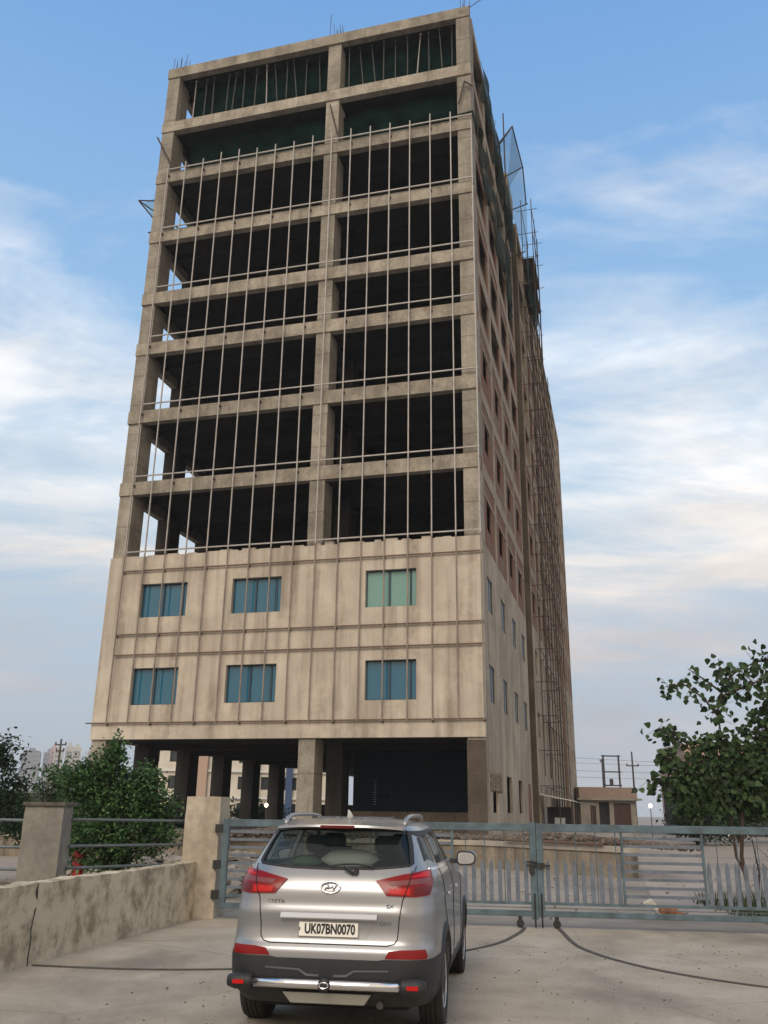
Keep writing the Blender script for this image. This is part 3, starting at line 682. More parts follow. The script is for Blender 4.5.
MB().box(-.32, .32, -.24, .24, 1.668, 1.725).build('cap', 'cap', fp, bevel=.012)
def curve_low():
    lw = thing('low_wall', (-3.1, 15.35, 0), 0, 'low boundary wall with peeling pale render and a crack, left of the car', 'wall')
    P = [(-3.08, 15.6), (-3.2, 14.9), (-3.55, 12.9), (-3.97, 10.75), (-4.12, 9.9), (-4.55, 7.5), (-5.3, 4.5)]
    dense = []
    for k in range(len(P)-1):
        for s in range(26): dense.append((P[k][0]+(P[k+1][0]-P[k][0])*s/26, P[k][1]+(P[k+1][1]-P[k][1])*s/26))
    nv = 12; vs = []; fs = []; th = .24; H = .845; m = len(dense); ring = 2*(nv+1)
    for k, (x, y) in enumerate(dense):
        d = Vector((dense[min(k+1, m-1)][0]-dense[max(k-1, 0)][0], dense[min(k+1, m-1)][1]-dense[max(k-1, 0)][1])).normalized(); n = Vector((-d.y, d.x))
        top = H+noise.noise(Vector((x*3, y*3, 4)))*.022+noise.noise(Vector((x*11, y*11, 4)))*.012
        for side in (1, -1):
            rng = range(nv+1) if side == 1 else range(nv, -1, -1)
            for j in rng:
                z = top*j/nv; off = (noise.noise(Vector((x*2, y*2, z*3+side*7)))*.014+noise.noise(Vector((x*9, y*9, z*9)))*.006)
                w = th/2 if side == 1 else -th/2
                vs.append((x+n.x*(w+off*side)+3.1, y+n.y*(w+off*side)-15.35, z))
    for k in range(m-1):
        for i in range(ring): fs.append((k*ring+i, k*ring+(i+1) % ring, (k+1)*ring+(i+1) % ring, (k+1)*ring+i))
    fs += [tuple(range(ring)), tuple((m-1)*ring+i for i in range(ring))]
    MB().add(vs, fs).build('wall_body', 'lowwall', lw, smooth=False)
    # the crack: a thin dark jagged wedge let into the face
    cr = MB(); y0 = 10.72; nseg = 34
    pts = []
    for i in range(nseg+1):
        z = .01+.83*i/nseg; yy = y0+.05*i/nseg+noise.noise(Vector((0, 3, z*4)))*.16+noise.noise(Vector((0, 8, z*15)))*.05
        xx = -3.97+(yy-10.75)*(-.195)+.118
        pts.append((xx, yy, z))
    cr.path([(p[0]+3.1+.022, p[1]-15.35, p[2]) for p in pts], [.006+.008*abs(noise.noise(Vector((1, 2, p[2]*6)))) for p in pts], 5)
    cr.build('crack', 'blackmetal', lw)
curve_low()
def railing(a, b, dz, label):
    t = thing('tube_railing', a, 0, label, 'railing', 'tube railings of the boundary fence')
    for z in (1.47, 1.1, .8): MB().tube((0, 0, z+dz), (b[0]-a[0], b[1]-a[1], z), .022, n=8).build('rail', 'rail', t)
    return t
railing((-4.55, 13.85, 0), (-3.2, 15.75, 0), .02, 'three grey tubes railing between the grey pillar and the beige gate pillar')
railing((-5.17, 13.75, 0), (-9.5, 14.4, 0), 0, 'three grey tubes railing running off left of the grey pillar')

# ---------------------------------------------------------------- clutter behind the railing
o = MB().lathe([(.13, 0), (.13, .05), (.1, .06), (.1, .78), (.13, .8), (.13, .86), (.04, .92)], 14).build('red_hydrant', 'red', smooth=False); o.location = (-5.45, 17.2, 0); tag(o, 'red painted round post behind the railing beside the grey pillar', 'post')
rp = thing('water_pot', (-5.45, 15.9, 0), 0, 'round pale pot on a white stand next to the red post', 'pot')
MB().lathe([(.03, .62), (.11, .64), (.17, .74), (.17, .82), (.1, .93), (.07, .95)], 18).build('pot', 'side_plaster', rp, smooth=True)
mb = MB(); [mb.tube((a*.22, b*.1, 0), (a*.06, b*.05, .63), .02) for a in (-1, 1) for b in (-1, 1)]; mb.build('stand', 'white', rp)
o = MB().box(-1.5, 1.5, -.15, .15, 0, .3).build('kerb_stone', 'coping'); o.location = (-5.4, 24, 0); o.rotation_euler = (0, 0, .1); tag(o, 'pale concrete kerb behind the bush', 'kerb')
ts = thing('tin_shed', (-13.8, 38, 0), R(8), 'small shed with a sloping grey tin roof behind the bushes', 'shed')
MB().box(-2.2, 2.6, -1.5, 1.5, 0, 2.2).build('wall', 'darkwall', ts)
MB().add([(-2.8, -1.8, 3.15), (3.0, -1.8, 2.3), (3.0, 1.9, 2.3), (-2.8, 1.9, 3.15), (-2.8, -1.8, 3.19), (3.0, -1.8, 2.34), (3.0, 1.9, 2.34), (-2.8, 1.9, 3.19)], [(0, 1, 2, 3), (4, 5, 6, 7), (0, 1, 5, 4), (1, 2, 6, 5), (2, 3, 7, 6), (3, 0, 4, 7)]).build('roof', 'tin', ts)

# ---------------------------------------------------------------- buildings in the distance
def block(name, loc, w, d, h, floors, bays, mats, label, rz=0, wh=1.5, roof=None, stripes=None):
    t = thing(name, loc, rz, label, 'building')
    mb = MB(); fh = h/floors; bw = w/bays; win = MB()
    holes = []
    for i in range(bays):
        for j in range(floors):
            a = -w/2+bw*(i+.22); holes.append((a, a+bw*.56, j*fh+fh*.32, j*fh+fh*.32+wh*fh/3.1))
    wallbox(mb, -w/2, w/2, 0, h, holes, lambda a, b, c, e: mb.box(a, b, 0, .3, c, e))
    mb.box(-w/2, w/2, .45, d, 0, h); mb.box(-w/2-.2, w/2+.2, -.1, d, h+.001, h+.35)
    mb.build('wall', mats[0], t)
    for k, (a, b, c, e) in enumerate(holes): MB().box(a, b, .31, .4, c, e).build('window', 'voidwin', t)
    for j in range(1, floors): MB().box(-w/2-.1, w/2+.1, -.3, -.01, j*fh-.12, j*fh+.1).build('floor_band', mats[1], t)
    if stripes:
        for sx, sw_, m_ in stripes: MB().box(sx, sx+sw_, -.6, -.31, 0, h-.2).build('facade_strip', m_, t)
    return t
block('apartment_block', (-16.5, 112, 0), 25, 14, 12.3, 4, 9, ['cream', 'white'], 'cream four storey block seen between the ground floor columns of the tower', rz=R(6), stripes=[(-6.2, 1.7, 'pinkwall'), (.2, 1.5, 'bluesheet'), (5.0, .8, 'bluesheet')])
tow = [(-232, 640, 7, 38.5, 'twr_a'), (-229, 600, 11, 36.5, 'twr_a'), (-218, 610, 4.5, 40, 'twr_b'), (-211.5, 600, 5.5, 39, 'twr_c'), (-206, 605, 5, 40.5, 'twr_c'), (-199.5, 600, 5.5, 39.5, 'twr_c'), (-193, 610, 5, 38, 'twr_c')]
M['twr_win'] = plain('tower_window', (.20, .21, .23), .8); M['twr_a'] = plain('tower_lilac', (.27, .29, .34), .9); M['twr_b'] = plain('tower_pink', (.48, .34, .34), .9); M['twr_c'] = plain('tower_cream', (.48, .47, .44), .9)
names = ['wide lilac grey block of flats, leftmost on the skyline', 'lilac grey block of flats beside the pink one', 'narrow pink tower of flats on the far skyline', 'pale tower of flats just right of the pink one', 'pale tower of flats behind the power pole', 'pale tower of flats right of the power pole', 'pale tower of flats nearest the unfinished tower']
for (x, y, w, h, m_), lb in zip(tow, names):
    t = thing('high_rise', (x, y, 0), R(18), lb, 'building', 'far blocks of flats on the skyline')
    mb = MB(); mb.box(-w/2, w/2, 0, 14, 0, h); mb.box(-w/5, w/6, 2, 8, h, h+2.4); mb.build('wall', m_, t)
    for j in range(5, 13): MB().box(-w/2+.8, w/2-.8, -.12, -.01, 1+j*2.9, 1+j*2.9+1.3).build('window_band', 'twr_win', t)
    nx = max(1, int(w/4))
    for i in range(nx+1):
        xx = -w/2+.4+(w-.8)*i/nx; MB().box(xx-.45, xx+.45, -.3, -.121, 0, h-.5).build('pier', m_, t)
# small shed-like house right, with its openings
sh = thing('small_house', (21.1, 86, 0), R(-3), 'low flat roofed house with a pinkish parapet and dark doorways', 'house')
mb = MB(); wallbox(mb, -2.5, 2.6, 0, 3.0, [(-.8, .15, .8, 2.85), (.55, 2.1, .8, 2.75)], lambda a, b, c, d: mb.box(a, b, 0, .25, c, d)); mb.box(-2.5, 2.6, 1.2, 6, 0, 3.0); mb.build('wall', 'shedwall', sh)
MB().box(-2.8, 3.1, -.5, 6, 3.001, 3.18).build('roof_slab', 'shedwall', sh); MB().box(-2.6, 2.7, -.3, 6, 3.181, 4.15).build('parapet', 'shedroof', sh)
MB().box(.56, 2.09, .1, .16, .8, 2.74).build('shutter_door', 'brown', sh); MB().box(-.79, .14, .6, .66, .8, 2.84).build('door', 'blackmetal', sh)
MB().box(-3.9, -2.6, .5, 3, 0, 2.6).build('side_room', 'darkwall', sh)
hs = block('low_house', (39, 96, 0), 14, 9, 8.6, 2, 4, ['pinkwall', 'shedroof'], 'reddish two storey house half hidden behind the broad leaved tree')
# H-frame pole structure, poles and wires
hf = thing('electricity_gantry', (30.2, 120, 0), 0, 'H shaped steel power frame standing beyond the small house', 'power frame')
for x in (-.95, 1.05): MB().box(x-.1, x+.1, -.1, .1, 0, 9.2).build('post', 'pole', hf)
for z in (9.0, 7.0, 5.3): MB().box(-1.2, 1.3, -.08, .08, z, z+.16).build('crossbar', 'pole', hf)
MB().box(-.25, .15, -.2, .2, 5.47, 6.2).build('transformer', 'pole', hf)
def upole(x, y, h, arms, label):
    t = thing('power_pole', (x, y, 0), 0, label, 'pole', 'utility poles')
    MB().tube((0, 0, 0), (0, 0, h), .14, .09, 8).build('shaft', 'pole', t)
    for z, w in arms:
        a = MB().box(-w, w, -.06, .06, z, z+.12).build('crossarm', 'pole', t)
        mb = MB(); [mb.lathe([(.05, 0), (.09, .06), (.05, .22)], 8, 'z', (s*w*.9, 0, z+.121)) for s in (-1, 1)]; mb.build('insulator', 'pole', a)
upole(30.3, 110, 9.0, [(7.3, .75)], 'dark power pole just right of the H shaped frame')
upole(28.6, 118, 8.6, [(8.2, .25)], 'thin pale power pole just left of the H shaped frame')
upole(-31.6, 90, 8.1, [(7.5, .55), (6.9, .4)], 'dark power pole before the far blocks of flats')
for i, (z0, dz) in enumerate([(8.95, .6), (8.2, .3), (7.2, .2), (6.4, .2)]):
    pts = [(19.5+70*t, 118+6*t, z0-dz*math.sin(math.pi*t)*1.5) for t in [k/14 for k in range(15)]]
    o = MB().path(pts, .022, 4).build('power_line', 'pole'); tag(o, ['topmost', 'second', 'third', 'lowest'][i]+' thin power line running past the H shaped frame', 'cable', 'power lines')
# dark wall with the white door, right
dw = thing('dark_building', (28.2, 86, PZ), 0, 'low dark building behind the trees at the right edge, with a white framed door', 'building')
mb = MB(); wallbox(mb, 0, 16, -1, 4.4, [(3.95, 5.7, -1, 1.62)], lambda a, b, c, d: mb.box(a, b, 0, .3, c, d)); mb.box(0, 16, 1.2, 6, -1, 4.4); mb.build('wall', 'darkwall', dw)
mb = MB(); mb.box(3.75, 3.95, -.08, .0, -1, 1.8); mb.box(5.5, 5.7, -.08, .0, -1, 1.8); mb.box(3.75, 5.7, -.08, .0, 1.801, 1.9); mb.build('door_frame', 'white', dw)
MB().box(2.9, 3.2, -.14, -.02, -1, 1.7).build('downpipe', 'white', dw)
# lit lamps
def lamp(loc, h, r, label):
    t = thing('lit_lamp', loc, 0, label, 'lamp')
    MB().tube((0, 0, 0), (0, 0, h), .03, n=6).build('pole', 'pole', t); MB().lathe([(.01, h), (r*.7, h+r*.3), (r, h+r), (r*.7, h+1.7*r), (.01, h+2*r)], 12).build('bulb', 'lamp', t, smooth=True)
lamp((-4.95, 40.5, PZ), 1.0, .085, 'small lit yellow lamp under the open ground floor of the tower')
lamp((20.4, 70, 0), 2.25, .15, 'bright lit lamp between the small house and the broad leaved tree')

# ---------------------------------------------------------------- plants
def heart(mb, p, d, up, s, fold=.25):
    """one pointed leaf blade of five edge points, folded along its rib"""
    d = d.normalized(); side = d.cross(up)
    if side.length < 1e-3: side = Vector((1, 0, 0))
    side.normalize(); n = side.cross(d)
    P = [p, p+side*.42*s+d*.18*s+n*fold*s*.4, p+side*.40*s+d*.52*s+n*fold*s*.4, p+d*1.1*s, p-side*.40*s+d*.52*s+n*fold*s*.4, p-side*.42*s+d*.18*s+n*fold*s*.4]
    o = len(mb.v); mb.v += [tuple(q) for q in P]; mb.f += [(o, o+1, o+2, o+3), (o, o+3, o+4, o+5)]
def quadleaf(mb, p, s):
    d = Vector((random.gauss(0, 1), random.gauss(0, 1), random.gauss(-.15, .7))).normalized()
    side = d.cross(Vector((random.gauss(0, .5), random.gauss(0, .5), 1))).normalized()
    P = [p, p+side*.3*s+d*.45*s, p+d*s, p-side*.3*s+d*.45*s]
    o = len(mb.v); mb.v += [tuple(q) for q in P]; mb.f += [(o, o+1, o+2, o+3)]
def shrub(name, loc, blobs, nleaf, size, mat, label, cat='bush', stems=5, trunk_h=None, group=None, twig=40):
    t = thing(name, loc, 0, label, cat, group); st = MB(); lf = MB()
    tips = []
    for (cx, cy, cz, rx, ry, rz_, wgt) in blobs:
        for _ in range(max(3, int(twig*wgt))):
            v = Vector((random.gauss(0, 1), random.gauss(0, 1), random.gauss(0, 1))).normalized()*random.random()**.38
            c = Vector((cx+v.x*rx, cy+v.y*ry, cz+v.z*rz_)); tips.append((c, v))
    base = Vector((0, 0, 0))
    for c, v in tips[::max(1, len(tips)//46)]:
        a = Vector((random.uniform(-.05, .05), random.uniform(-.05, .05), 0)); zl = min(b_[2] for b_ in blobs)
        m = Vector((c.x*.12, c.y*.12, zl*.75)); n_ = m.lerp(c, .55)+Vector((0, 0, .10*c.z))
        st.path([a, a.lerp(m, .6), m, n_, c], [.03, .026, .02, .010, .004], 5)
    per = nleaf//len(tips)
    for c, v in tips:
        out = Vector((v.x, v.y, v.z*.6+.35))
        L_ = random.uniform(.12, .3)*(size/.07)
        for k in range(per):
            q = c+out.normalized()*L_*(k/per-.4)+Vector((random.gauss(0, .055), random.gauss(0, .055), random.gauss(0, .055)))*(size/.07)
            if q.z < .05: continue
            quadleaf(lf, q, size*random.uniform(.6, 1.3))
    st.build('stem' if cat != 'tree' else 'trunk', 'bark', t); lf.build('foliage' if cat != 'tree' else 'crown', mat, t, fix=False)
    return t
shrub('leafy_bush', (-4.85, 17.3, 0), [(0, 0, 1.35, .85, .7, .75, 3.2), (-.35, .1, 1.95, .55, .5, .45, 1.2), (.35, 0, 1.9, .5, .5, .4, 1.0), (-.15, 0, 2.5, .2, .2, .4, .45), (.75, .1, 1.5, .35, .4, .45, .6), (-.85, 0, 1.9, .28, .3, .45, .45), (-.55, 0, 1.0, .5, .5, .4, .7), (.1, -.1, .75, .5, .4, .35, .6), (.5, 0, 2.2, .25, .25, .22, .3), (-.7, 0, 2.1, .42, .4, .35, .9), (-.3, 0, 2.35, .35, .3, .35, .7), (.75, 0, 1.15, .35, .4, .35, .6)], 21000, .082, 'leaf_shrub', 'large dense green bush behind the railing, left of the gate pillar', twig=100)
shrub('leafy_tree', (-8.85, 20, 0), [(0, 0, 2.1, 1.15, .8, .9, 3), (.4, 0, 2.75, .6, .5, .4, 1), (-.5, 0, 1.2, 1, .7, .6, 1.5), (.8, 0, 1.6, .5, .5, .6, 1)], 9000, .10, 'leaf_dark', 'dark green tree cut by the left edge of the photo', cat='tree', twig=55)
shrub('leafy_bush', (-8.0, 22.5, 0), [(0, 0, 1.2, 1.1, .6, .7, 2), (.1, 0, 2.2, .5, .4, .45, 1), (.9, 0, 1.3, .5, .5, .5, .8), (-.7, 0, 1.4, .5, .5, .5, .8)], 6500, .10, 'leaf_shrub', 'lower bush between the left edge tree and the large bush', twig=50)
for i, (x, y, s, lb) in enumerate([(-13, 46, 1.9, 'dark bush before the tin shed'), (-18.5, 60, 2.3, 'dark bush left of the tin shed'), (-9, 64, 1.2, 'low dark bush beyond the ground floor columns'), (-17, 66, 1.1, 'second low dark bush beyond the ground floor columns')]):
    shrub('background_bush', (x, y, 0 if i < 2 else PZ-.1), [(0, 0, .7*s, 1.6*s, .8*s, .5*s, 1.5), (s*.9, 0, .55*s, 1.2*s, .6*s, .4*s, 1)], 2600, .24, 'leaf_dark', lb, twig=26)
# broad leaved young tree on the right: hand laid limbs, big leaves
def peepal():
    t = thing('broad_leaved_tree', (6.38, 16.6, 0), 0, 'young tree with broad dark leaves rising behind the right gate leaf', 'tree')
    tr = MB(); lf = MB(); B = Vector
    tr.path([B((.02, 0, 0)), B((.05, 0, .5)), B((0, .02, 1.0)), B((.08, 0, 1.6)), B((.1, 0, 2.2))], [.045, .04, .036, .032, .026], 8)
    tr.path([B((.03, 0, .7)), B((-.09, .03, 1.0)), B((-.12, 0, 1.5)), B((-.2, 0, 2.1))], [.028, .025, .022, .015], 8)
    limbs = [([(0.1, 0, 2.2), (-.1, .1, 2.9), (-.12, .1, 3.5), (.05, .1, 4.0), (.0, .1, 4.5)], .5, 1),
             ([(-.1, .1, 3.4), (-.4, 0, 3.75), (-.75, 0, 4.0), (-1.05, .1, 3.95)], .35, 1.0),
             ([(-.05, .1, 3.9), (-.3, .1, 4.1), (-.6, .1, 4.3)], .4, 1.0),
             ([(.02, .1, 4.0), (.35, .1, 4.3), (.75, .1, 4.45), (1.1, .1, 4.5)], .7, 1.2),
             ([(.0, .1, 3.8), (.5, 0, 4.0), (1.0, 0, 4.2), (1.7, 0, 4.35)], .8, 1.3),
             ([(.1, 0, 2.3), (.6, .1, 3.0), (1.0, .2, 3.6), (1.5, .2, 4.0)], 1.3, 1.5),
             ([(-.2, 0, 2.1), (-.6, 0, 2.7), (-1.0, .1, 3.05), (-1.25, .1, 3.2)], .7, 1.0),
             ([(-.2, 0, 2.1), (-.8, .1, 2.5), (-1.2, .1, 2.7)], 1.2, 1.0),
             ([(-.2, 0, 2.0), (-.9, .1, 2.2), (-1.2, .1, 2.15), (-1.4, .1, 2.3)], .9, 1.1),
             ([(0.1, 0, 2.2), (.8, .1, 2.6), (1.5, .1, 3.1), (2.1, .1, 3.6)], 1.6, 1.6),
             ([(0.1, 0, 2.1), (1.0, .1, 2.3), (1.8, .1, 2.5), (2.6, .1, 2.9)], 1.5, 1.6)]
    for pts, dens, spread in limbs:
        P = [B(p) for p in pts]; tr.path(P, [.02*(1-.8*i/(len(P)-1))+.003 for i in range(len(P))], 5)
        tot = sum((P[i+1]-P[i]).length for i in range(len(P)-1)); n = int(95*dens*tot)
        for k in range(n):
            f = random.random()**.8*(len(P)-1); i = min(int(f), len(P)-2); p = P[i].lerp(P[i+1], f-i)
            if dens < .6 and f < .8: continue
            off = B((random.gauss(0, .13*spread), random.gauss(0, .16*spread), random.gauss(-.02, .11*spread)))
            q = p+off
            if random.random() < .5*dens or random.random() < .12: tr.path([p, p.lerp(q, .5)+B((0, 0, .03)), q], [.006, .004, .002], 3)
            d = B((random.gauss(0, .6), random.gauss(0, .6), -.55+random.gauss(0, .4)))
            heart(lf, q, d, B((random.gauss(0, .4), -1, random.gauss(0, .3))), random.uniform(.085, .15))
    # dense lower crown in clumps
    cl = [(-.5, 0, 2.35, .5, .45), (-.85, .1, 2.2, .38, .36), (0, .1, 2.65, .6, .5), (.5, 0, 2.4, .7, .6), (.1, .1, 2.1, .6, .4), (-.35, .1, 2.9, .35, .25), (1.2, .2, 2.6, .7, .7), (1.8, .1, 2.9, .8, .8), (.8, .2, 3.2, .5, .4), (1.3, .1, 3.7, .5, .5), (2.3, .1, 2.4, .7, .6), (-.85, 0, 1.8, .3, .2), (-.5, 0, 1.8, .5, .25), (.4, .1, 1.85, .5, .3)]
    for cx, cy, cz, r, h in cl:
        for k in range(int(520*r*h/.3)):
            v = B((random.gauss(0, 1), random.gauss(0, 1), random.gauss(0, 1))).normalized()*random.random()**.4
            q = B((cx+v.x*r, cy+v.y*r*.8, cz+v.z*h))
            d = B((random.gauss(0, .6), random.gauss(0, .6), -.5+random.gauss(0, .5)))
            heart(lf, q, d, B((random.gauss(0, .6), -1, random.gauss(0, .5))), random.uniform(.05, .115))
    tr.build('trunk', 'bark', t); lf.build('crown', 'leaf_big', t, fix=False)
peepal()
shrub('background_tree', (24.5, 64, 0), [(0, 0, 3.4, 3.6, 1.8, 1.6, 2), (-2.9, 0, 2.4, 1.6, 1.3, 1.3, 1), (4.2, 0, 3.8, 2.4, 1.4, 1.8, 1.4), (1, 0, 1.8, 4, 1.4, 1.1, 1.6)], 9000, .26, 'leaf_dark', 'dark spreading tree behind the broad leaved tree', cat='tree', twig=45)
shrub('background_bush', (19.6, 58, 0), [(0, 0, 1.4, 1.7, 1.2, 1.1, 2), (2.2, 0, 1.2, 1.3, 1, .9, 1)], 3500, .24, 'leaf_dark', 'dark bush right of the bright lamp', twig=30)
# weeds by the right gate
t = MB()
for k in range(2600):
    x = random.uniform(6.3, 10.5); y = random.uniform(15.6, 19.5); h = random.uniform(.1, .55)*(.6+.8*abs(noise.noise(Vector((x, y, 0)))))
    p = Vector((x, y, 0)); d = Vector((random.gauss(0, .3), random.gauss(0, .3), 1)).normalized(); s = Vector((random.gauss(0, 1), random.gauss(0, 1), 0)).normalized()*.012
    o = len(t.v); t.v += [tuple(p-s), tuple(p+s), tuple(p+d*h)]; t.f += [(o, o+1, o+2)]
tag(t.build('weeds', 'grass', fix=False), 'sparse tall weeds behind the right gate leaf', 'weeds', kind='stuff')
for i, (x, y, h) in enumerate([(6.75, 16.3, 1.25), (7.15, 16.9, 1.15), (7.5, 16.2, 1.3), (6.95, 17.6, 1.35)]):
    t = MB(); t.path([(0, 0, 0), (.05*(i-1), 0, h*.5), (.03, 0, h)], [.022, .016, .006], 5)
    for k in range(7):
        z = h*(.35+.09*k); t.path([(.03*(i-1), 0, z), (random.uniform(-.25, .25), random.uniform(-.1, .1), z+.2)], [.007, .002], 4)
    o = t.build('bare_sapling', 'bark'); o.location = (x, y, 0)
    tag(o, ['bare thin sapling nearest the trunk of the broad leaved tree', 'second bare sapling from the broad leaved trunk', 'bare sapling at the right edge behind the gate', 'taller bare sapling furthest back behind the gate'][i], 'sapling', 'bare saplings behind the gate')


# ---------------------------------------------------------------- the evening haze
M['haze'] = bpy.data.materials.new('evening_haze'); M['haze'].use_nodes = True
_nt = M['haze'].node_tree; _nt.nodes.clear(); _o = N(_nt, 'ShaderNodeOutputMaterial'); _v = N(_nt, 'ShaderNodeVolumePrincipled')
_v.inputs['Color'].default_value = (.82, .86, .92, 1); _v.inputs['Density'].default_value = HAZE; _v.inputs['Anisotropy'].default_value = 0
_nt.links.new(_v.outputs[0], _o.inputs['Volume'])
tag(MB().box(-700, 700, -300, 760, -1, 60).build('haze', 'haze'), kind='stuff')

# ---------------------------------------------------------------- the car
M['paint'] = plain('silver_paint', (.30, .305, .32), .32, .6, coat=.45)
M['clad'] = plain('black_cladding', (.018, .019, .022), .6, var=.2, vs=20)
M['rubber'] = plain('tyre_rubber', (.022, .020, .018), .85, var=.3, vs=12, bump=.3)
M['rim'] = plain('alloy', (.55, .55, .56), .3, .8)
M['chrome'] = plain('chrome', (.8, .8, .82), .12, 1)
M['redlens'] = plain('red_lens', (.20, .002, .004), .2, spec=.3, coat=.1)
M['redlens_dark'] = plain('red_lens_dark', (.11, .003, .006), .3, spec=.4)
M['redlens_bright'] = plain('red_lens_bright', (.48, .008, .007), .3, spec=.3)
M['clearlens'] = plain('clear_lens', (.17, .05, .05), .3, spec=.4)
M['seam'] = plain('panel_gap', (.01, .01, .01), .9)
M['plate'] = plain('plate_white', (.80, .79, .74), .5)
M['ink'] = plain('plate_ink', (.012, .012, .014), .6)
M['seat'] = plain('seat_dark', (.03, .03, .033), .8)
M['cushion'] = plain('cushion_pale', (.62, .64, .58), .9)
M['greencloth'] = plain('green_cloth', (.10, .20, .13), .9)
M['skid'] = plain('skid_silver', (.42, .42, .38), .45, .3)
def glassmat(name, c, a):
    m, nt, b = newmat(name); L = nt.links.new
    b.inputs['Base Color'].default_value = (*c, 1); b.inputs['Roughness'].default_value = .04; b.inputs['Specular IOR Level'].default_value = .8
    tr = N(nt, 'ShaderNodeBsdfTransparent'); tr.inputs['Color'].default_value = (.80, .88, .86, 1)
    mx = N(nt, 'ShaderNodeMixShader'); mx.inputs[0].default_value = a; o = nt.nodes['Material Output']
    L(tr.outputs[0], mx.inputs[1]); L(b.outputs[0], mx.inputs[2]); L(mx.outputs[0], o.inputs['Surface'])
    return m
M['carglass'] = glassmat('car_glass', (.012, .02, .022), .42)
def curve(tab):
    """Catmull-Rom through (z, value) rows"""
    def f(z):
        if z <= tab[0][0]: return tab[0][1]
        if z >= tab[-1][0]: return tab[-1][1]
        for k in range(len(tab)-1):
            if tab[k][0] <= z <= tab[k+1][0]: break
        z0, z1 = tab[k][0], tab[k+1][0]; t = (z-z0)/(z1-z0); h = z1-z0
        def sl(i):
            if i <= 0 or i >= len(tab)-1: j = max(0, min(len(tab)-2, i if i <= 0 else i-1)); return (tab[j+1][1]-tab[j][1])/(tab[j+1][0]-tab[j][0])
            a = (tab[i][1]-tab[i-1][1])/(tab[i][0]-tab[i-1][0]); b = (tab[i+1][1]-tab[i][1])/(tab[i+1][0]-tab[i][0])
            return 0 if a*b <= 0 else 2*a*b/(a+b)
        m0, m1 = sl(k)*h, sl(k+1)*h
        return (2*t**3-3*t**2+1)*tab[k][1]+(t**3-2*t**2+t)*m0+(-2*t**3+3*t**2)*tab[k+1][1]+(t**3-t**2)*m1
    return f
ZR = [(.24, -.66), (.33, -.79), (.45, -.855), (.56, -.865), (.64, -.86), (.70, -.825), (.80, -.81), (.90, -.815), (.96, -.80), (1.05, -.79), (1.14, -.755), (1.22, -.70), (1.26, -.67), (1.36, -.585), (1.46, -.50), (1.53, -.43), (1.57, -.30), (1.595, .0), (1.605, .35)]
ZF = [(.24, 3.2), (.45, 3.38), (.7, 3.40), (.86, 3.33), (.95, 3.15), (1.0, 2.95), (1.05, 2.55), (1.10, 2.15), (1.22, 1.92), (1.36, 1.66), (1.5, 1.35), (1.57, 1.05), (1.605, .6)]
ZW = [(.24, .80), (.33, .855), (.45, .885), (.62, .89), (.80, .885), (.95, .885), (1.05, .875), (1.14, .85), (1.22, .81), (1.30, .775), (1.40, .73), (1.49, .685), (1.54, .645), (1.575, .555), (1.595, .38), (1.605, .2)]
fR, fF, fW = curve(ZR), curve(ZF), curve(ZW)
def nexp(z): return 9 if z < .8 else (9-3.4*min(1, (z-.8)/.5) if z < 1.3 else 5.6-2.2*min(1, (z-1.3)/.3))
_oc = {}
def outline(z, ins=0):
    """half outline from the rear centre to the front centre, with arc lengths"""
    key = (round(z, 3), ins)
    if key in _oc: return _oc[key]
    r, f, w = fR(z)+ins, fF(z)-ins, fW(z)-ins; n = nexp(z); yc = (r+f)/2; L_ = (f-r)/2; P = []
    for i in range(601):
        t = -math.pi/2+math.pi*i/600; c, s = math.cos(t), math.sin(t)
        P.append((w*abs(c)**(2/n), yc+L_*(1 if s > 0 else -1)*abs(s)**(2/n)))
    a = [0]
    for i in range(1, 601): a.append(a[-1]+math.dist(P[i], P[i-1]))
    _oc[key] = (P, a); return _oc[key]
def at_arc(z, arc_, ins=0):
    P, a = outline(z, ins); s = abs(arc_); sg_ = 1 if arc_ >= 0 else -1
    lo, hi = 0, 600
    while hi-lo > 1:
        m_ = (lo+hi)//2
        if a[m_] <= s: lo = m_
        else: hi = m_
    t = (s-a[lo])/max(1e-9, a[hi]-a[lo]); t = min(1, max(0, t))
    return Vector((sg_*(P[lo][0]+(P[hi][0]-P[lo][0])*t), P[lo][1]+(P[hi][1]-P[lo][1])*t, z))
def surfA(a, z):          # arc coordinate
    return at_arc(z, a)
def surfS(y, z, side=1):  # side coordinate
    r, f, w = fR(z), fF(z), fW(z); n = nexp(z); yc = (r+f)/2; L_ = (f-r)/2; q = min(1, abs((y-yc)/L_))
    return Vector((side*w*(1-q**n)**(1/n), y, z))
def nrm(fn, a, b):
    e = .004; du = fn(a+e, b)-fn(a-e, b); dv = fn(a, b+e)-fn(a, b-e); n = du.cross(dv); n.normalize()
    p = fn(a, b); c = Vector((0, 1.2, .7))
    return n if n.dot(p-c) > 0 else -n
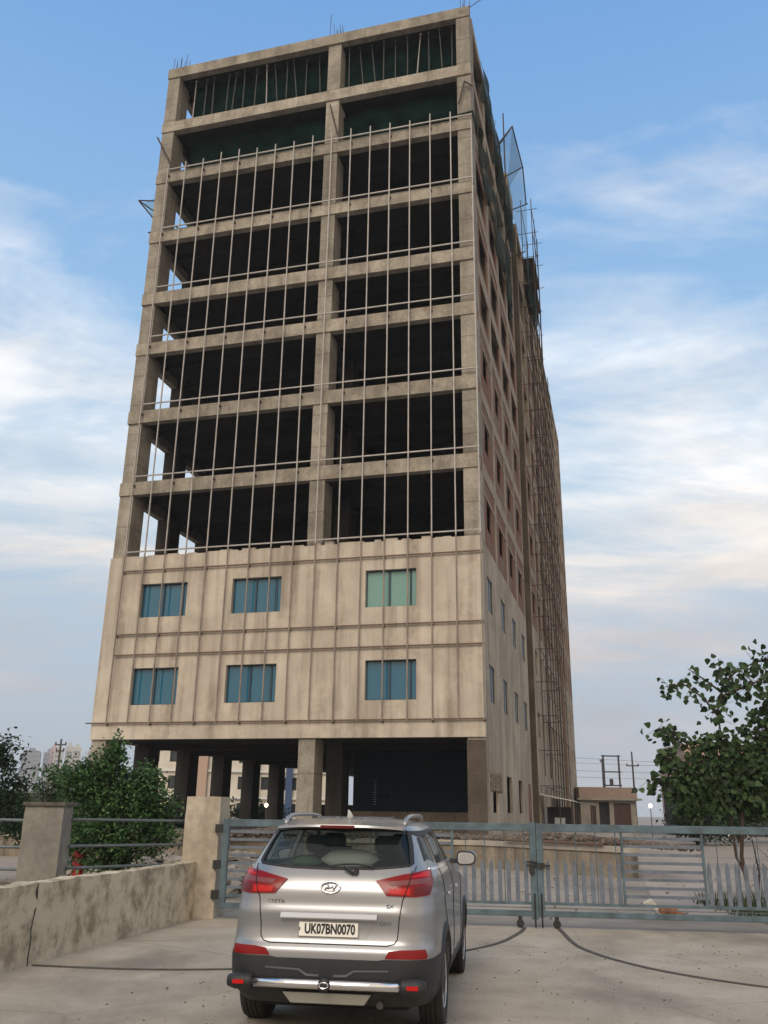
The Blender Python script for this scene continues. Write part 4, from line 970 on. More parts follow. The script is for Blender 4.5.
def patch(name, poly, fn, off, mat, parent, step=.04, depth=.02, smooth=True):
    bm = bmesh.new(); bm.faces.new([bm.verts.new((x, y, 0)) for x, y in poly])
    xs = [p[0] for p in poly]; ys = [p[1] for p in poly]
    for ax, lo, hi in ((0, min(xs), max(xs)), (1, min(ys), max(ys))):
        k = math.floor(lo/step)+1
        while k*step < hi-1e-4:
            co = [0, 0, 0]; co[ax] = k*step; no = [0, 0, 0]; no[ax] = 1
            bmesh.ops.bisect_plane(bm, geom=bm.verts[:]+bm.edges[:]+bm.faces[:], plane_co=co, plane_no=no, dist=1e-5); k += 1
    nm = {}
    for v in bm.verts:
        a, b = v.co.x, v.co.y; n = nrm(fn, a, b); v.co = fn(a, b)+n*off; nm[v] = n
    be = [e for e in bm.edges if e.is_boundary]
    r = bmesh.ops.extrude_edge_only(bm, edges=be)
    src = {tuple(round(c, 6) for c in v.co): n for v, n in nm.items()}
    for v in [g for g in r['geom'] if isinstance(g, bmesh.types.BMVert)]:
        n = src.get(tuple(round(c, 6) for c in v.co)); v.co -= n*depth
    bmesh.ops.recalc_face_normals(bm, faces=bm.faces)
    me = bpy.data.meshes.new(name); bm.to_mesh(me); bm.free()
    o = link(name, me, mat, parent, smooth)
    if smooth:
        for p in me.polygons: p.use_smooth = True
        me.set_sharp_from_angle(angle=R(40))
    return o
def hullmesh(z0, z1, nz, M_=220, ins=0, zlast=None):
    vs = []; zs = [z0+(z1-z0)*k/nz for k in range(nz+1)]
    for z in zs:
        P, a = outline(min(z, 1.603), ins); tot = a[-1]
        for i in range(M_):
            s = -tot+2*tot*i/M_
            v = at_arc(min(z, 1.603), s, ins); vs.append((v.x, v.y, z))
    fs = [(k*M_+i, k*M_+(i+1) % M_, (k+1)*M_+(i+1) % M_, (k+1)*M_+i) for k in range(nz) for i in range(M_)]
    fs += [tuple(range(M_-1, -1, -1)), tuple(range(nz*M_, (nz+1)*M_))]
    return vs, fs
def tmpobj(vs, fs):
    me = bpy.data.meshes.new('tmp'); me.from_pydata([tuple(v) for v in vs], [], fs)
    bm = bmesh.new(); bm.from_mesh(me); bmesh.ops.recalc_face_normals(bm, faces=bm.faces); bm.to_mesh(me); bm.free()
    o = bpy.data.objects.new('tmp', me); COL.objects.link(o); return o
def boolcut(o, cutters):
    for c in cutters:
        md = o.modifiers.new('b', 'BOOLEAN'); md.operation = 'DIFFERENCE'; md.solver = 'EXACT'; md.object = c
    dg = bpy.context.evaluated_depsgraph_get(); me = bpy.data.meshes.new_from_object(o.evaluated_get(dg))
    for q in [o]+cutters:
        m_ = q.data; bpy.data.objects.remove(q); bpy.data.meshes.remove(m_)
    return me
def prismX(poly, x0, x1):   # poly in (y,z)
    n = len(poly); vs = [(x0, y, z) for y, z in poly]+[(x1, y, z) for y, z in poly]
    return tmpobj(vs, [tuple(range(n)), tuple(range(2*n-1, n-1, -1))]+[(i, (i+1) % n, n+(i+1) % n, n+i) for i in range(n)])
def prismY(poly, y0, y1):   # poly in (x,z)
    n = len(poly); vs = [(x, y0, z) for x, z in poly]+[(x, y1, z) for x, z in poly]
    return tmpobj(vs, [tuple(range(n)), tuple(range(2*n-1, n-1, -1))]+[(i, (i+1) % n, n+(i+1) % n, n+i) for i in range(n)])
CARLOC = (-.262, 8.34, 0)
car = thing('parked_car', CARLOC, -R(8.6), 'silver compact SUV seen from behind, parked in front of the gate', 'car')
WB = 2.59
car.scale = (.955, 1, 1)
zB = 1.20
body = tmpobj(*hullmesh(.24, zB, 48))
cuts = []
for y in (0, WB):
    for s in (-1, 1):
        mb = MB().lathe([(.385, s*.52), (.385, s*1.1)], 40, 'x', (0, y, .33)); cuts.append(tmpobj(mb.v, mb.f))
me = boolcut(body, cuts); bo = link('body', me, 'paint', car, True); me.set_sharp_from_angle(angle=R(35))
# greenhouse shell: outer hull minus inner hull minus the window openings
outer = tmpobj(*hullmesh(zB-.002, 1.603, 26))
inn = hullmesh(zB-.05, 1.565, 20, ins=.045); inner = tmpobj(*inn)
rearw = [(-.645, 1.248), (-.35, 1.228), (0, 1.222), (.35, 1.228), (.645, 1.248), (.615, 1.40), (.58, 1.50), (0, 1.505), (-.58, 1.50), (-.615, 1.40)]
sideA = [(-.36, 1.285), (.02, 1.235), (.02, 1.475), (-.20, 1.455)]
sideB = [(.06, 1.235), (.86, 1.225), (.86, 1.50), (.06, 1.478)]
sideC = [(.93, 1.225), (1.78, 1.225), (1.30, 1.46), (.93, 1.498)]
cut2 = [inner, prismY(rearw, -1.2, 0.0), prismY([(-.66, 1.23), (.66, 1.23), (.56, 1.50), (-.56, 1.50)], 1.0, 2.6)]
for q_ in (sideA, sideB, sideC): cut2.append(prismX(q_, -1.2, 1.2))
me = boolcut(outer, cut2); go = link('roof', me, 'paint', car, True); me.set_sharp_from_angle(angle=R(35))
def grow(poly, d):
    cx = sum(p[0] for p in poly)/len(poly); cy = sum(p[1] for p in poly)/len(poly)
    return [(x+(d if x > cx else -d), y+(d if y > cy else -d)) for x, y in poly]
def backfn(x, z):
    r, f, w = fR(z), fF(z), fW(z); n = nexp(z); q = min(1, abs(x/w)); yc = (r+f)/2
    return Vector((x, yc-(f-r)/2*(1-q**n)**(1/n), z))
# dark border printed round the rear glass and the pane itself
rw_out = [(-.672, 1.262), (-.64, 1.237), (-.35, 1.214), (0, 1.207), (.35, 1.214), (.64, 1.237), (.672, 1.262), (.642, 1.39), (.60, 1.508), (0, 1.517), (-.60, 1.508), (-.642, 1.39)]
def ring_patch(name, outer_, inner_, fn, off, mat, parent):
    """band between two closed outlines, following the body"""
    n = 96
    def res(poly):
        L_ = [math.dist(poly[i], poly[(i+1) % len(poly)]) for i in range(len(poly))]; T = sum(L_); out = []
        cx = sum(p[0] for p in poly)/len(poly); cy = sum(p[1] for p in poly)/len(poly)
        pts = []
        for i in range(len(poly)):
            a, b = poly[i], poly[(i+1) % len(poly)]; m_ = max(2, int(L_[i]/T*400))
            for k in range(m_): t = k/m_; p = (a[0]+(b[0]-a[0])*t, a[1]+(b[1]-a[1])*t); pts.append((math.atan2((p[1]-cy)*4, p[0]-cx), p))
        for k in range(n):
            g = -math.pi+2*math.pi*k/n; out.append(min(pts, key=lambda q: abs((q[0]-g+math.pi) % (2*math.pi)-math.pi))[1])
        return out
    A, B_ = res(outer_), res(inner_); vs = []; fs = []
    rows = 4
    for r_ in range(rows+1):
        for k in range(n):
            t = r_/rows; x = A[k][0]+(B_[k][0]-A[k][0])*t; z = A[k][1]+(B_[k][1]-A[k][1])*t
            p = fn(x, z); vs.append(p+nrm(fn, x, z)*off)
    for r_ in range(rows):
        for k in range(n): fs.append((r_*n+k, r_*n+(k+1) % n, (r_+1)*n+(k+1) % n, (r_+1)*n+k))
    o = MB().add(vs, fs).build(name, mat, parent, smooth=True)
    md = o.modifiers.new('t', 'SOLIDIFY'); md.thickness = .004
    return o
patch('rear_glass', grow(rearw, .015), backfn, -.008, 'carglass', car, depth=.004)
ring_patch('glass_border', rw_out, grow(rearw, -.005), backfn, .004, 'ink', car)
for s in (-1, 1):
    sf = lambda y, z, s=s: surfS(y, z, s)
    for q_ in (sideA, sideB, sideC): patch('side_glass', grow(q_, .01), sf, -.010, 'carglass', car, depth=.004)
    patch('window_trim', [(-.42, 1.20), (1.9, 1.19), (1.9, 1.205), (-.41, 1.222)], sf, .006, 'chrome', car, depth=.01)
    for pl in ([(.02, 1.235), (.06, 1.235), (.06, 1.478), (.02, 1.475)], [(.86, 1.225), (.93, 1.225), (.93, 1.498), (.86, 1.5)], [(-.36, 1.50), (1.1, 1.52), (1.1, 1.503), (-.24, 1.458)], [(-.43, 1.27), (-.36, 1.285), (-.20, 1.455), (-.27, 1.45)]):
        patch('window_pillar', pl, sf, .004, 'clad', car, depth=.008)
patch('windscreen', [(-.67, 1.22), (.67, 1.22), (.57, 1.51), (-.57, 1.51)], lambda x, z: Vector((x, (fR(z)+fF(z))/2+(fF(z)-fR(z))/2*(1-min(1, abs(x/fW(z)))**nexp(z))**(1/nexp(z)), z)), -.01, 'carglass', car, depth=.004)
# interior seen through the glass
mb = MB()
for x in (-.36, .36): mb.box(x-.20, x+.20, .95, 1.10, 1.0, 1.33)
mb.box(-.56, .56, .10, .24, 1.0, 1.27); mb.build('seat_back', 'seat', car, bevel=.03)
for x, y in ((-.36, 1.05), (.36, 1.05), (-.33, .17), (.33, .17)):
    MB().box(x-.12, x+.12, y-.05, y+.05, 1.30, 1.45).build('headrest', 'seat', car, bevel=.035)
o = MB().lathe([(.02, -.075), (.18, -.06), (.27, 0), (.18, .055), (.02, .07)], 20).build('cushion', 'cushion', car, smooth=True); o.location = (.05, -.22, 1.27); o.scale = (1, .6, 1); o.rotation_euler = (.2, 0, 0)
o = MB().lathe([(.02, -.03), (.12, -.03), (.15, 0), (.08, .04), (.02, .05)], 14).build('folded_cloth', 'greencloth', car, smooth=True); o.location = (-.34, -.25, 1.24)
mb = MB(); mb.box(-.62, .62, 1.55, 1.9, 1.1, 1.22); mb.build('dashboard', 'seat', car)
# tailgate: outline gap, lamps, trim
def seam(name, pts, fn, r=.0045, off=.0005, parent=car):
    dense = []
    for a, b in zip(pts[:-1], pts[1:]):
        m_ = max(2, int(math.dist(a, b)/.03))
        for k in range(m_): dense.append((a[0]+(b[0]-a[0])*k/m_, a[1]+(b[1]-a[1])*k/m_))
    dense.append(pts[-1])
    P = [fn(*p)+nrm(fn, *p)*off for p in dense]
    return MB().path(P, r, 5).build(name, 'seam', parent)
hatch = [(-.69, 1.24), (-.665, 1.14), (-.60, 1.0), (-.575, .85), (-.565, .73), (-.54, .695), (-.48, .682), (.48, .682), (.54, .695), (.565, .73), (.575, .85), (.60, 1.0), (.665, 1.14), (.69, 1.24)]
seam('tailgate_gap', hatch, backfn)
for s in (-1, 1):
    tl = [(s*.375, 1.135), (s*.47, 1.032), (s*.70, 1.025), (s*.86, 1.035), (s*.93, 1.12), (s*.95, 1.21), (s*.80, 1.205), (s*.60, 1.18)]
    L1 = patch('taillight', tl, surfA, .012, 'redlens', car, step=.03, depth=.03)
    patch('lens_clear', [(s*.47, 1.128), (s*.50, 1.10), (s*.86, 1.115), (s*.87, 1.15), (s*.75, 1.148)], surfA, .0145, 'clearlens', L1, step=.03, depth=.005)
    patch('lens_dark', [(s*.655, 1.19), (s*.655, 1.03), (s*.85, 1.037), (s*.92, 1.118), (s*.935, 1.203), (s*.80, 1.20)][0:6], surfA, .0135, 'redlens_dark', L1, step=.03, depth=.004) if False else None
    patch('lens_bright', [(s*.50, 1.045), (s*.66, 1.038), (s*.66, 1.085), (s*.48, 1.078)], surfA, .0145, 'redlens_bright', L1, step=.03, depth=.005)
    patch('lens_bright', [(s*.64, 1.155), (s*.86, 1.16), (s*.90, 1.195), (s*.80, 1.195)], surfA, .0145, 'redlens_bright', L1, step=.03, depth=.005)
    patch('lens_dark', [(s*.69, 1.035), (s*.84, 1.042), (s*.90, 1.10), (s*.69, 1.095)], surfA, .0145, 'redlens_dark', L1, step=.03, depth=.005)
    seam('lamp_gap', [(s*.672, 1.20), (s*.645, 1.11), (s*.612, 1.025)], surfA, .005, .013)
    rf = [(s*.47, .60), (s*.50, .645), (s*.60, .655), (s*.80, .658), (s*.825, .612), (s*.81, .598)]
    patch('reflector', rf, surfA, .013, 'redlens', car, step=.03, depth=.03)
    # bumper corner cladding wraps forward to the wheel arch
    cl = [(s*.0, .25), (s*.0, .585), (s*.42, .585), (s*.455, .592), (s*.88, .592), (s*1.20, .60), (s*1.32, .52), (s*1.34, .25)]
    patch('bumper_cladding', cl, surfA, .008, 'clad', car, step=.04, depth=.02)
    sf = lambda y, z, s=s: surfS(y, z, s)
    patch('sill_cladding', [(.36, .26), (2.24, .26), (2.24, .37), (.36, .40)], sf, .010, 'clad', car, depth=.02)
    for yw in (0, WB):
        A, B_ = [], []
        n = 26
        for k in range(n+1):
            t = R(-12)+R(204)*k/n
            for q_, r_ in ((A, .385), (B_, .455)):
                y, z = yw+r_*math.cos(t), .33+r_*math.sin(t)
                q_.append((y, max(.25, z)))
        vs = []; fs = []
        for k in range(n+1):
            for (y, z), of in ((A[k], -.06), (A[k], .016), (((A[k][0]+B_[k][0])/2, (A[k][1]+B_[k][1])/2), .018), (B_[k], .008), (B_[k], -.01)):
                p = sf(y, z); vs.append(p+nrm(sf, y, z)*of)
        for k in range(n):
            for i in range(4): fs.append((k*5+i, k*5+i+1, k*5+5+i+1, k*5+5+i))
        MB().add(vs, fs).build('wheel_arch', 'clad', car, smooth=True)
    # doors
    seam('door_gap', [(.93, 1.20), (.93, .42), (.40, .42)], sf); seam('door_gap', [(.05, 1.20), (-.02, .95), (.30, .66), (.40, .42)], sf); seam('door_gap', [(1.95, 1.15), (1.98, .9), (1.9, .42), (.93, .42)], sf)
    for y in (.22, 1.12):
        p = sf(y, .99); MB().obox(p+Vector((s*.022, 0, 0)), (1, 0, 0), (0, 1, 0), (0, 0, 1), .014, .085, .014).build('door_handle', 'chrome', car, bevel=.006)
    # mirror
    c = Vector((s*.985, 1.50, 1.22))
    mo = MB().box(-.105, .105, -.02, .12, -.07, .07).build('mirror', 'paint', car, bevel=.034, smooth=True); mo.location = c
    def lobe(a_, b_, y0, y1, nm, mt):
        P = []
        for k in range(28):
            t = 2*math.pi*k/28; cx_, sz = math.cos(t), math.sin(t)
            P.append((a_*(1 if cx_ > 0 else -1)*abs(cx_)**.55, b_*(1 if sz > 0 else -1)*abs(sz)**.6*(1-.18*s*cx_)))
        return MB().add([(x, y0, z) for x, z in P]+[(x, y1, z) for x, z in P], [tuple(range(28)), tuple(range(55, 27, -1))]+[(k, (k+1) % 28, 28+(k+1) % 28, 28+k) for k in range(28)]).build(nm, mt, mo)
    lobe(.100, .068, -.03, -.0101, 'mirror_rim', 'clad'); lobe(.086, .054, -.034, -.0302, 'mirror_glass', 'chrome')
    MB().obox(c+Vector((-s*.12, .02, -.03)), (1, 0, 0), (0, 1, 0), (0, 0, 1), .06, .03, .022).build('mirror_arm', 'clad', car)
    # roof rail
    P = [Vector((s*.545, -.26, 1.545)), Vector((s*.55, -.17, 1.595)), Vector((s*.555, -.05, 1.615)), Vector((s*.56, .2, 1.624)), Vector((s*.555, .8, 1.626)), Vector((s*.545, 1.1, 1.61)), Vector((s*.53, 1.25, 1.56))]
    MB().path(P, [.02, .022, .019, .017, .017, .019, .016], 8)  .build('roof_rail', 'paint', car, smooth=True)
    # wheels
    for yw in (0, WB):
        cx = s*.775
        ty = MB().lathe([(.205, s*-.09), (.30, s*-.105), (.325, s*-.098), (.335, s*-.075), (.336, s*-.045), (.326, s*-.043), (.326, s*-.037), (.337, s*-.035), (.338, s*-.004), (.327, s*-.003), (.327, s*.003), (.338, s*.004), (.337, s*.035), (.326, s*.037), (.326, s*.043), (.336, s*.045), (.335, s*.075), (.325, s*.098), (.30, s*.105), (.205, s*.09)], 56, 'x', (cx, yw, .336)).build('tyre', 'rubber', car, smooth=False)
        rm = MB().lathe([(.21, s*.02), (.21, s*.088), (.20, s*.097), (.19, s*.085), (.185, s*.03), (.05, s*.025)], 40, 'x', (cx, yw, .336))
        for k in range(5):
            for dd in (-.12, .12):
                t = 2*math.pi*k/5+.3+dd; a = Vector((cx+s*.07, yw+.035*math.cos(t), .336+.035*math.sin(t))); b = Vector((cx+s*.08, yw+.195*math.cos(t), .336+.195*math.sin(t)))
                rm.tube(a, b, .016, n=6)
        rm.lathe([(.05, s*.02), (.05, s*.085), (.02, s*.09)], 20, 'x', (cx, yw, .336)); rm.build('rim', 'rim', ty)
# chrome strip above the plate, plate recess and plate
vs = []
for k in range(17):
    x = -.40+.80*k/16; q = abs(x/.40)**6; y_ = backfn(x, .885).y
    vs += [(x, y_+.004, .908), (x, y_-.020, .900), (x, y_-.046, .868-.0*q), (x, y_-.040, .858), (x, y_+.004, .862)]
MB().add(vs, [(k*5+j, k*5+(j+1) % 5, (k+1)*5+(j+1) % 5, (k+1)*5+j) for k in range(16) for j in range(5)]+[(0, 1, 2, 3, 4), tuple(80+j for j in (4, 3, 2, 1, 0))]).build('chrome_strip', 'chrome', car)
yb = fR(.785)
nh = [(-.385, .852), (-.31, .722), (.31, .722), (.385, .852)]
patch('plate_recess', nh, backfn, .002, 'paint', car, step=.03, depth=.01)
pl = MB().box(-.25, .25, -.006, .006, -.056, .056).build('number_plate', 'plate', car, bevel=.003); pl.location = (0, yb-.014, .785); pl.rotation_euler = (R(-4), 0, 0)
def lettering(txt, size, loc, rot, mat, parent, name, ext=.0012, sx=1, bold=.0):
    cu = bpy.data.curves.new(name, 'FONT'); cu.body = txt; cu.size = size; cu.extrude = ext; cu.align_x = 'CENTER'; cu.align_y = 'CENTER'; cu.offset = bold; cu.resolution_u = 3
    to = bpy.data.objects.new('t', cu); COL.objects.link(to); dg = bpy.context.evaluated_depsgraph_get()
    me = bpy.data.meshes.new_from_object(to.evaluated_get(dg)); bpy.data.objects.remove(to)
    o = link(name, me, mat, parent); o.location = loc; o.rotation_euler = rot; o.scale = (sx, 1, 1); return o
lettering('UK07BN0070', .098, (.012, -.0085, 0), (R(90), 0, 0), 'ink', pl, 'registration_text', sx=.75, bold=.0032)
MB().box(-.243, -.232, -.0075, -.0061, -.012, .012).build('plate_mark', 'rail', pl)
mb = MB()
for a, b, c, d in ((-.248, .248, .050, .0535), (-.248, .248, -.0535, -.050), (-.248, -.2445, -.0499, .0499), (.2445, .248, -.0499, .0499)): mb.box(a, b, -.0075, -.0061, c, d)
mb.build('plate_border', 'ink', pl)
# emblem: oval ring with a slanted H
ez = 1.085; ey = fR(ez)-.012; em = MB(); ring = [(.078*math.cos(t), 0, .042*math.sin(t)) for t in [2*math.pi*k/40 for k in range(41)]]
em.path([Vector(p) for p in ring], .0065, 6)
em.path([Vector((-.052, 0, -.020)), Vector((-.030, -.002, .002)), Vector((-.024, 0, .026))], [.004, .0075, .005], 6)
em.path([Vector((.024, 0, -.026)), Vector((.030, -.002, -.002)), Vector((.052, 0, .020))], [.005, .0075, .004], 6)
em.path([Vector((-.032, 0, -.006)), Vector((0, -.003, .002)), Vector((.032, 0, .006))], [.005, .007, .005], 6)
eo = em.build('emblem', 'chrome', car, smooth=True); eo.location = (0, ey, ez); eo.rotation_euler = (R(-14), 0, 0)
lettering('CRETA', .038, (-.455, backfn(-.455, .975).y-.003, .975), (R(88), 0, R(-5)), 'rail', car, 'badge', sx=1.3, bold=.0002)
lettering('SX', .04, (.50, backfn(.5, .955).y-.003, .955), (R(88), 0, R(6)), 'rail', car, 'badge', sx=1.3, bold=.0008)
lettering('CRDi', .036, (.465, backfn(.465, .835).y-.003, .835), (R(90), 0, R(5)), 'rail', car, 'badge', sx=1.2, bold=.0008)
# spoiler with the high brake light
sp = []
for i in range(25):
    x = -.56+1.12*i/24; q = abs(x/.56)**3
    sp.append([(x, -.30, 1.572-.03*q), (x, -.575+.10*q, 1.548-.02*q), (x, -.58+.10*q, 1.530-.02*q), (x, -.45+.02*q, 1.512-.015*q), (x, -.36, 1.53-.03*q)])
vs = [p for r_ in sp for p in r_]; fs = [(i*5+j, i*5+(j+1) % 5, (i+1)*5+(j+1) % 5, (i+1)*5+j) for i in range(24) for j in range(5)]+[(0, 1, 2, 3, 4), tuple(24*5+j for j in (4, 3, 2, 1, 0))]
so = MB().add(vs, fs).build('spoiler', 'paint', car, smooth=True); so.data.set_sharp_from_angle(angle=R(35))
MB().box(-.15, .15, -.592, -.565, 1.520, 1.544).build('brake_light', 'redlens_dark', so, bevel=.003)
MB().path([Vector((0, .0, 1.60)), Vector((0, -.02, 1.63)), Vector((0, -.09, 1.665))], [.035, .022, .006], 8).build('antenna', 'white', car, smooth=True)
for x in (-.28, -.1, .1, .28): MB().box(x-.006, x+.006, -.1, .9, 1.599, 1.611).build('roof_rib', 'paint', car)
# rear wiper
P = [backfn(-.02+.36*t, 1.235+.018*math.sin(math.pi*t)) for t in [k/6 for k in range(7)]]
mb = MB().path([p+Vector((0, -.028, .004)) for p in P], .008, 5); mb.path([backfn(.18, 1.19)+Vector((0, -.03, 0)), backfn(.10, 1.235)+Vector((0, -.04, 0))], .014, 6); mb.lathe([(.02, -.02), (.025, .02)], 10, 'y', tuple(backfn(.2, 1.2)+Vector((0, -.02, 0)))); mb.build('wiper', 'clad', car)
# bumper bar, its black ends with red markers, silver trims and skid
bz = .415; by = fR(bz)-.055
bar = MB().path([Vector((-.60, by+.012, bz)), Vector((-.3, by, bz)), Vector((.3, by, bz)), Vector((.60, by+.012, bz))], .034, 16).build('bumper_bar', 'chrome', car, smooth=True)
for s in (-1, 1):
    e = MB().lathe([(.05, s*.60), (.056, s*.62), (.058, s*.74), (.04, s*.80)], 18, 'x', (0, by+.03, bz)).build('bar_end', 'clad', bar, smooth=True)
    MB().box(s*.70-.045, s*.70+.045, by-.036, by-.02, bz-.012, bz+.016).build('marker', 'redlens_bright', e)
eb = MB().lathe([(.012, -.004), (.045, 0), (.05, .01), (.05, .03)], 24, 'y', (0, by-.045, bz)).build('bar_badge', 'clad', bar, smooth=True)
MB().path([Vector((.036*math.cos(t), by-.05, bz+.02*math.sin(t))) for t in [2*math.pi*k/24 for k in range(25)]], .004, 5).build('badge_ring', 'chrome', eb)
for s in (-1, 1):
    patch('bumper_trim', [(s*.06, .478), (s*.16, .482), (s*.22, .515), (s*.50, .522), (s*.50, .512), (s*.225, .503), (s*.165, .468), (s*.06, .464)], backfn, .014, 'rail', car, step=.04, depth=.02)
MB().add([(-.36, -.84, .345), (.36, -.84, .345), (.30, -.80, .265), (-.30, -.80, .265), (-.36, -.6, .345), (.36, -.6, .345), (.30, -.6, .265), (-.30, -.6, .265)], [(0, 1, 2, 3), (4, 7, 6, 5), (0, 4, 5, 1), (3, 2, 6, 7), (0, 3, 7, 4), (1, 5, 6, 2)]).build('skid_plate', 'skid', car, bevel=.006)
mb = MB(); mb.box(-.62, .62, -.55, 3.1, .20, .30); mb.tube((-.7, 0, .33), (.7, 0, .33), .05, n=8); mb.box(-.30, .30, -.5, .1, .2, .24); mb.build('underbody', 'seam', car)
MB().tube((.42, -.76, .265), (.42, -.3, .28), .028, n=10).build('exhaust', 'pole', car)

# ---------------------------------------------------------------- the dog
def skinmesh(name, verts, edges, radii, mats, colour, loc, rz, sub=2):
    me = bpy.data.meshes.new(name); me.from_pydata(verts, edges, []); o = bpy.data.objects.new(name, me); COL.objects.link(o)
    o.modifiers.new('s', 'SKIN'); sv = me.skin_vertices[0].data
    for i, r_ in enumerate(radii): sv[i].radius = (r_, r_) if not isinstance(r_, tuple) else r_; sv[i].use_root = (i == 0)
    md = o.modifiers.new('d', 'SUBSURF'); md.levels = sub; md.render_levels = sub
    dg = bpy.context.evaluated_depsgraph_get(); m2 = bpy.data.meshes.new_from_object(o.evaluated_get(dg)); bpy.data.objects.remove(o)
    r_ = link(name, m2, mats, None, True)
    for p in m2.polygons: p.material_index = colour(p.center)
    r_.location = loc; r_.rotation_euler = (0, 0, rz); return r_
M['fur_brown'] = plain('fur_brown', (.25, .10, .05), .95, var=.3, vs=20); M['fur_white'] = plain('fur_white', (.6, .56, .5), .95, var=.1, vs=20)
# lying on its belly, head up, facing left; x runs towards the head
dv = [(0, 0, .11), (.14, 0, .125), (.24, 0, .14), (.31, 0, .20), (.36, -.01, .26), (.43, -.02, .255), (.48, -.025, .24),   # back, chest, neck, head, muzzle
      (-.14, 0, .105), (-.22, .02, .07), (-.30, .07, .03), (-.27, .14, .022),                                             # rump, tail
      (.22, .075, .08), (.26, .085, .03), (.37, .08, .025), (.22, -.075, .08), (.25, -.085, .03), (.38, -.07, .025),       # forelegs
      (-.12, .09, .08), (-.02, .13, .07), (-.12, .15, .03), (0, .15, .022), (-.12, -.09, .08), (-.02, -.13, .07), (-.12, -.15, .03), (0, -.15, .022),  # hind legs folded
      (.345, .035, .30), (.335, .045, .335), (.345, -.045, .30), (.335, -.055, .335)]                                      # ears
de = [(0, 1), (1, 2), (2, 3), (3, 4), (4, 5), (5, 6), (0, 7), (7, 8), (8, 9), (9, 10), (2, 11), (11, 12), (12, 13), (2, 14), (14, 15), (15, 16),
      (7, 17), (17, 18), (18, 19), (19, 20), (7, 21), (21, 22), (22, 23), (23, 24), (4, 25), (25, 26), (4, 27), (27, 28)]
dr = [.085, .09, .08, .055, .06, .036, .022, .085, .03, .016, .01, .04, .024, .02, .04, .024, .02, .055, .045, .022, .018, .055, .045, .022, .018, .022, .008, .022, .008]
dog = skinmesh('dog', dv, de, dr, ['fur_brown', 'fur_white'], lambda c: 1 if c.x > .27 or (c.z < .045) or (c.x > .2 and c.z < .1) else 0, (4.98, 16.35, 0), R(186))
tag(dog, 'small brown and white dog lying on the ground behind the gate', 'dog')
for s in (-1, 1): MB().lathe([(.002, -.008), (.008, 0), (.002, .008)], 8, 'z', (.405, -.015+s*.028, .275)).build('eye', 'ink', dog)
MB().lathe([(.002, -.01), (.012, 0), (.002, .01)], 8, 'z', (.502, -.027, .245)).build('nose', 'ink', dog)
CLX, CLY, SKS, SUNE, EXPO = 2.3, .6, .05, 1.5, .2

# ---------------------------------------------------------------- sky, sun, camera
SUN_EL, SUN_AZ = R(36), R(196)      # compass-like: 0 = +Y, clockwise; the sun is behind the camera, to its left
w = bpy.data.worlds.new('World'); sc.world = w; w.use_nodes = True
nt = w.node_tree; L = nt.links.new; bg = nt.nodes['Background']
sky = N(nt, 'ShaderNodeTexSky'); sky.sky_type = 'NISHITA'; sky.sun_disc = False
sky.sun_elevation = SUN_EL; sky.sun_rotation = SUN_AZ; sky.air_density = 1.2; sky.dust_density = 1.2; sky.ozone_density = 2.5
tc = N(nt, 'ShaderNodeTexCoord'); sp = N(nt, 'ShaderNodeSeparateXYZ'); L(tc.outputs['Generated'], sp.inputs[0])
def mth(op, a, b=None):
    m = N(nt, 'ShaderNodeMath', operation=op)
    for i, v in enumerate((a, b)):
        if v is None: continue
        if isinstance(v, (int, float)): m.inputs[i].default_value = v
        else: L(v, m.inputs[i])
    return m.outputs[0]
def ramp(f, els):
    r = N(nt, 'ShaderNodeValToRGB'); cr = r.color_ramp
    while len(cr.elements) < len(els): cr.elements.new(.5)
    for e, (p, c) in zip(cr.elements, els): e.position = p; e.color = (*c, 1) if not isinstance(c, (int, float)) else (c, c, c, 1)
    L(f, r.inputs['Fac']); return r.outputs['Color']
def noise_(vec, s, det, ro, dist=0):
    n = N(nt, 'ShaderNodeTexNoise'); n.inputs['Scale'].default_value = s; n.inputs['Detail'].default_value = det; n.inputs['Roughness'].default_value = ro; n.inputs['Distortion'].default_value = dist
    L(vec, n.inputs['Vector']); return n.outputs['Fac']
z = sp.outputs['Z']; X = sp.outputs['X']; zc = mth('MAXIMUM', z, .0)
# cloud deck coordinates: direction projected on a shallow shell
den = mth('ADD', zc, .22); cb = N(nt, 'ShaderNodeCombineXYZ'); L(mth('DIVIDE', X, den), cb.inputs['X']); L(mth('DIVIDE', sp.outputs['Y'], den), cb.inputs['Y'])
mp = N(nt, 'ShaderNodeMapping'); mp.inputs['Scale'].default_value = (.75, 1.5, 1); mp.inputs['Location'].default_value = (CLX, CLY, 0); mp.inputs['Rotation'].default_value = (0, 0, R(-14)); L(cb.outputs[0], mp.inputs['Vector'])
nA = noise_(mp.outputs['Vector'], 1.6, 10, .62, .5)
mp2 = N(nt, 'ShaderNodeMapping'); mp2.inputs['Scale'].default_value = (1.2, 1.2, 6); mp2.inputs['Location'].default_value = (3.1, 0, 1.7); L(tc.outputs['Generated'], mp2.inputs['Vector'])
nB = noise_(mp2.outputs['Vector'], 1.6, 7, .58, .3)
cover = ramp(zc, [(0, .58), (.20, .60), (.33, .65), (.44, .63), (.53, .57), (.66, .51), (1, .45)])
side_ = mth('MULTIPLY', X, .03)
dens = mth('ADD', mth('ADD', mth('MULTIPLY', nA, .62), mth('MULTIPLY', nB, .38)), mth('SUBTRACT', cover, 1.0))
back_ = mth('MAXIMUM', mth('MULTIPLY', sp.outputs['Y'], -1.0), 0.0)  # extra unseen cloud behind the camera, added to warm the ambient light
high_ = mth('MAXIMUM', mth('SUBTRACT', z, .78), 0.0)  # extra unseen cloud overhead, added to make the fill light less blue
